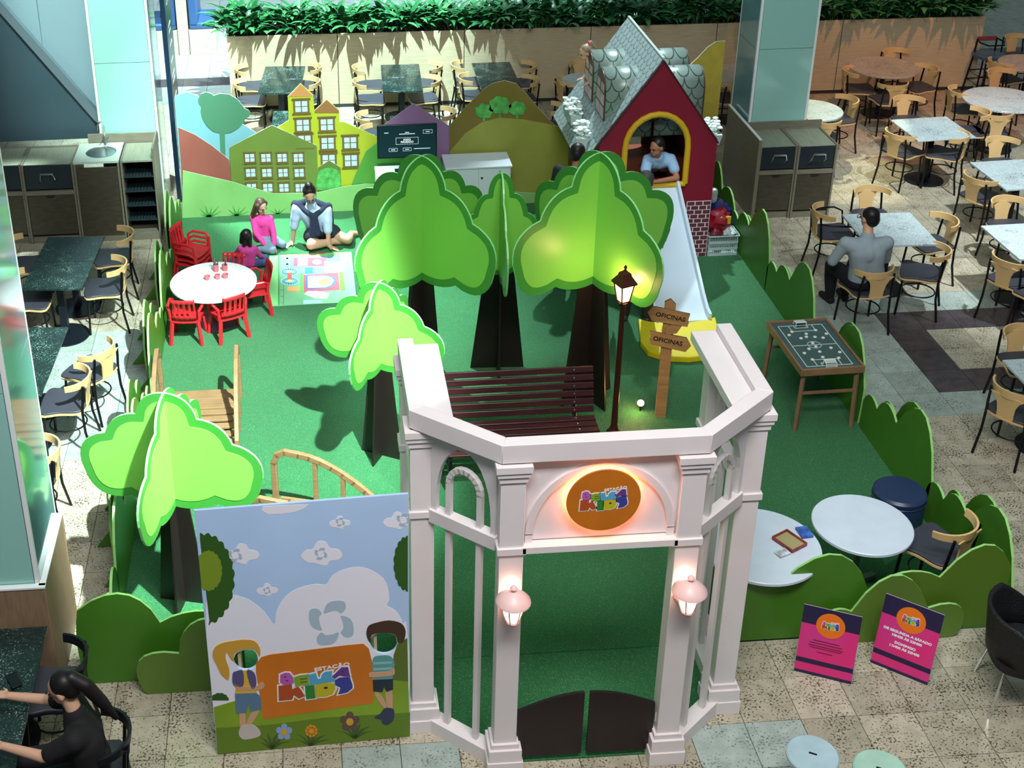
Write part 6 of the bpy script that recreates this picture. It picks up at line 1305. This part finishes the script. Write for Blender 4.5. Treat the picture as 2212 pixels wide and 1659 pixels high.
# --- two standing adults half hidden by the tall right tree
def standing(label, bs_, face_d, H, shirt, trou, hairm, shoe_m, s=1.0, lean=0, skin=SKIN2, armf=.1):
    P = person(label, bs_); k = H/1.75; fd = Vector((face_d[0], face_d[1], 0)).normalized(); rd = Vector((fd.y, -fd.x, 0))
    def Q(r, f, z): return rd*r*k+fd*f*k+V(0, 0, z*k+.013)
    pel, che, nek, shl, shr, hc = Q(0, 0, .95), Q(0, .02+lean*.5, 1.28), Q(0, .02+lean, 1.46), Q(-.20, .0+lean, 1.40), Q(.20, 0+lean, 1.40), Q(0, .06+lean*1.2, 1.63)
    el1, w1, el2, w2 = Q(-.25, .0, 1.12), Q(-.24, armf+.08, .90), Q(.25, 0, 1.12), Q(.24, armf+.08, .90); k1, a1, k2, a2 = Q(-.11, .06, .50), Q(-.12, .0, .08), Q(.11, .03, .50), Q(.12, -.03, .08)
    b = MB(); torso(b, pel, che, nek, shl, shr, k); cap(b, nek, hc+V(0, 0, -.05), .052*k, .05*k); A = head(b, hc, fd+V(0, 0, -.3), (0, 0, 1), k); arm(b, shl, el1, w1, k); arm(b, shr, el2, w2, k); hand(b, w1, w1-el1, rd, k, 1); hand(b, w2, w2-el2, -rd, k, -1); leg(b, pel-rd*.09*k, k1, a1, k); leg(b, pel+rd*.09*k, k2, a2, k); remesh(b, 'body', skin, P, .010)
    b = MB(); torso(b, pel+V(0, 0, .03), che, nek, shl, shr, k, .014); cap(b, shl, shl.lerp(el1, .6), .07*k, .066*k); cap(b, shr, shr.lerp(el2, .6), .07*k, .066*k); remesh(b, 'shirt', shirt, P, .013)
    b = MB(); leg(b, pel-rd*.09*k, k1, a1, k, .018, 1); leg(b, pel+rd*.09*k, k2, a2, k, .018, 1); cap(b, pel-rd*.06, pel+rd*.06, .12*k, .12*k); remesh(b, 'trousers', trou, P, .014)
    face(A, k, P); hair_cap(A, k, hairm, P); shoe(a1, a1+fd*.1-V(0, 0, a1.z-.013), shoe_m, P, k); shoe(a2, a2+fd*.1-V(0, 0, a2.z-.013), shoe_m, P, k); return P
standing('dark-haired adult in black with white shoes standing behind the tall right tree', (2.92, 13.25), (.5, .6), 1.70, M('shirt_black', (22, 24, 30), .8), TRD, HBLK, M('shoe_white', (214, 206, 206), .5))
standing('short-haired adult in pale grey shirt standing beside the slide', (3.47, 12.36), (.2, .9), 1.72, M('shirt_pale_grey', (150, 166, 184), .8, bump=.2, bscale=10), M('trousers_charcoal', (40, 34, 34), .85), M('hair_cropped', (54, 50, 52), .6), M('shoe_dark', (60, 58, 62), .6))

# --- woman in black at the lower left table
bs_ = (-1.62, 6.25); P = person('woman in black with dark tied hair sitting at the lower left table', bs_); L = loc(bs_)
q = G(135, 1487, 1.14); hc = L(q.x, q.y, 1.14); nek = hc+V(.05, -.02, -.14); che = nek+V(.05, -.03, -.20); pel = L(-1.50, q.y-.05, .56); shl = nek+V(.02, -.19, -.08); shr = nek+V(-.03, .16, -.09)
w1 = G(8, 1612, .80); w2 = G(20, 1503, .80); w1 = L(w1.x, w1.y, .80); w2 = L(w2.x, w2.y, .80); el1 = shl.lerp(w1, .5)+V(.03, -.05, -.06); el2 = shr.lerp(w2, .5)+V(.02, .04, -.06)
b = MB(); torso(b, pel, che, nek, shl, shr, .95); cap(b, nek, hc+V(.02, 0, -.05), .05, .05); A = head(b, hc, (-1, .12, -.35), (0, 0, 1), .98); arm(b, shl, el1, w1, .92); arm(b, shr, el2, w2, .92); hand(b, w1, w1-el1, (0, 0, 1), .9, 1, .6); hand(b, w2, w2-el2, (0, 0, 1), .9, -1, .6)
kk1, aa1 = pel+V(-.44, -.10, -.04), pel+V(-.42, -.12, -.47); kk2, aa2 = pel+V(-.44, .10, -.04), pel+V(-.42, .12, -.47); leg(b, pel+V(0, -.09, 0), kk1, aa1); leg(b, pel+V(0, .09, 0), kk2, aa2); remesh(b, 'body', SKIN, P, .009)
b = MB(); torso(b, pel, che, nek, shl, shr, .95, .016); cap(b, shl, shl.lerp(el1, .75), .066, .06); cap(b, shr, shr.lerp(el2, .6), .066, .06); remesh(b, 'blouse', M('blouse_black', (14, 14, 18), .85, bump=.2, bscale=10), P, .012)
b = MB(); leg(b, pel+V(0, -.09, 0), kk1, aa1, 1, .016, 1); leg(b, pel+V(0, .09, 0), kk2, aa2, 1, .016, 1); cap(b, pel+V(0, -.06, 0), pel+V(0, .06, 0), .12, .12); remesh(b, 'trousers', TRD, P, .014)
face(A, .98, P)
def pony(mb, A, s): cap(mb, A @ V(0, -.09*s, .06*s), A @ V(0, -.15*s, -.02*s), .05*s, .05*s); cap(mb, A @ V(0, -.15*s, -.02*s), A @ V(.0, -.19*s, -.17*s), .05*s, .04*s); cap(mb, A @ V(0, -.19*s, -.17*s), A @ V(0, -.22*s, -.32*s), .042*s, .02*s)
hair_cap(A, .98, HBLK, P, pony); shoe(aa1, aa1+V(-.1, 0, -aa1.z), TRD, P); shoe(aa2, aa2+V(-.1, 0, -aa2.z), TRD, P)
# her tables, chairs and things
square_table((-2.26, 6.94), .68, .62, 0, 'dark granite table against the near column plinth', TGB); square_table((-2.26, 6.30), .68, .62, 0, 'dark granite table where the woman in black sits', TGB)
PROTO['dark'] = None; USED['dark'] = False
BEN_keep = BEN; BEN = M('black_ply', (16, 20, 28), .4); PROTO['dark'] = make_chair(); BEN = BEN_keep
o = PROTO['dark']; o.location = (-1.50, 6.22, 0); o.rotation_euler = (0, 0, -PI/2+.1); tag(o, 'black chair the woman in black sits on', 'chair', 'black cafe chairs')
o = copytree(PROTO['dark']); o.location = (-1.86, 6.92, 0); o.rotation_euler = (0, 0, -PI/2); tag(o, 'black chair behind the woman, pushed to the column-side table', 'chair', 'black cafe chairs')
p = G(30, 1470, .745); ph = thing('smartphone', 'black smartphone lying on the dark table near the column', 'phone', p, .5); MB().box((0, 0, .004), (.07, .14, .008)).build('case', M('phone_black', (8, 8, 10), .2), ph, bevel=.002); MB().box((0, 0, .0085), (.062, .13, .001)).build('glass', M('phone_glass', (14, 18, 24), .05), ph)
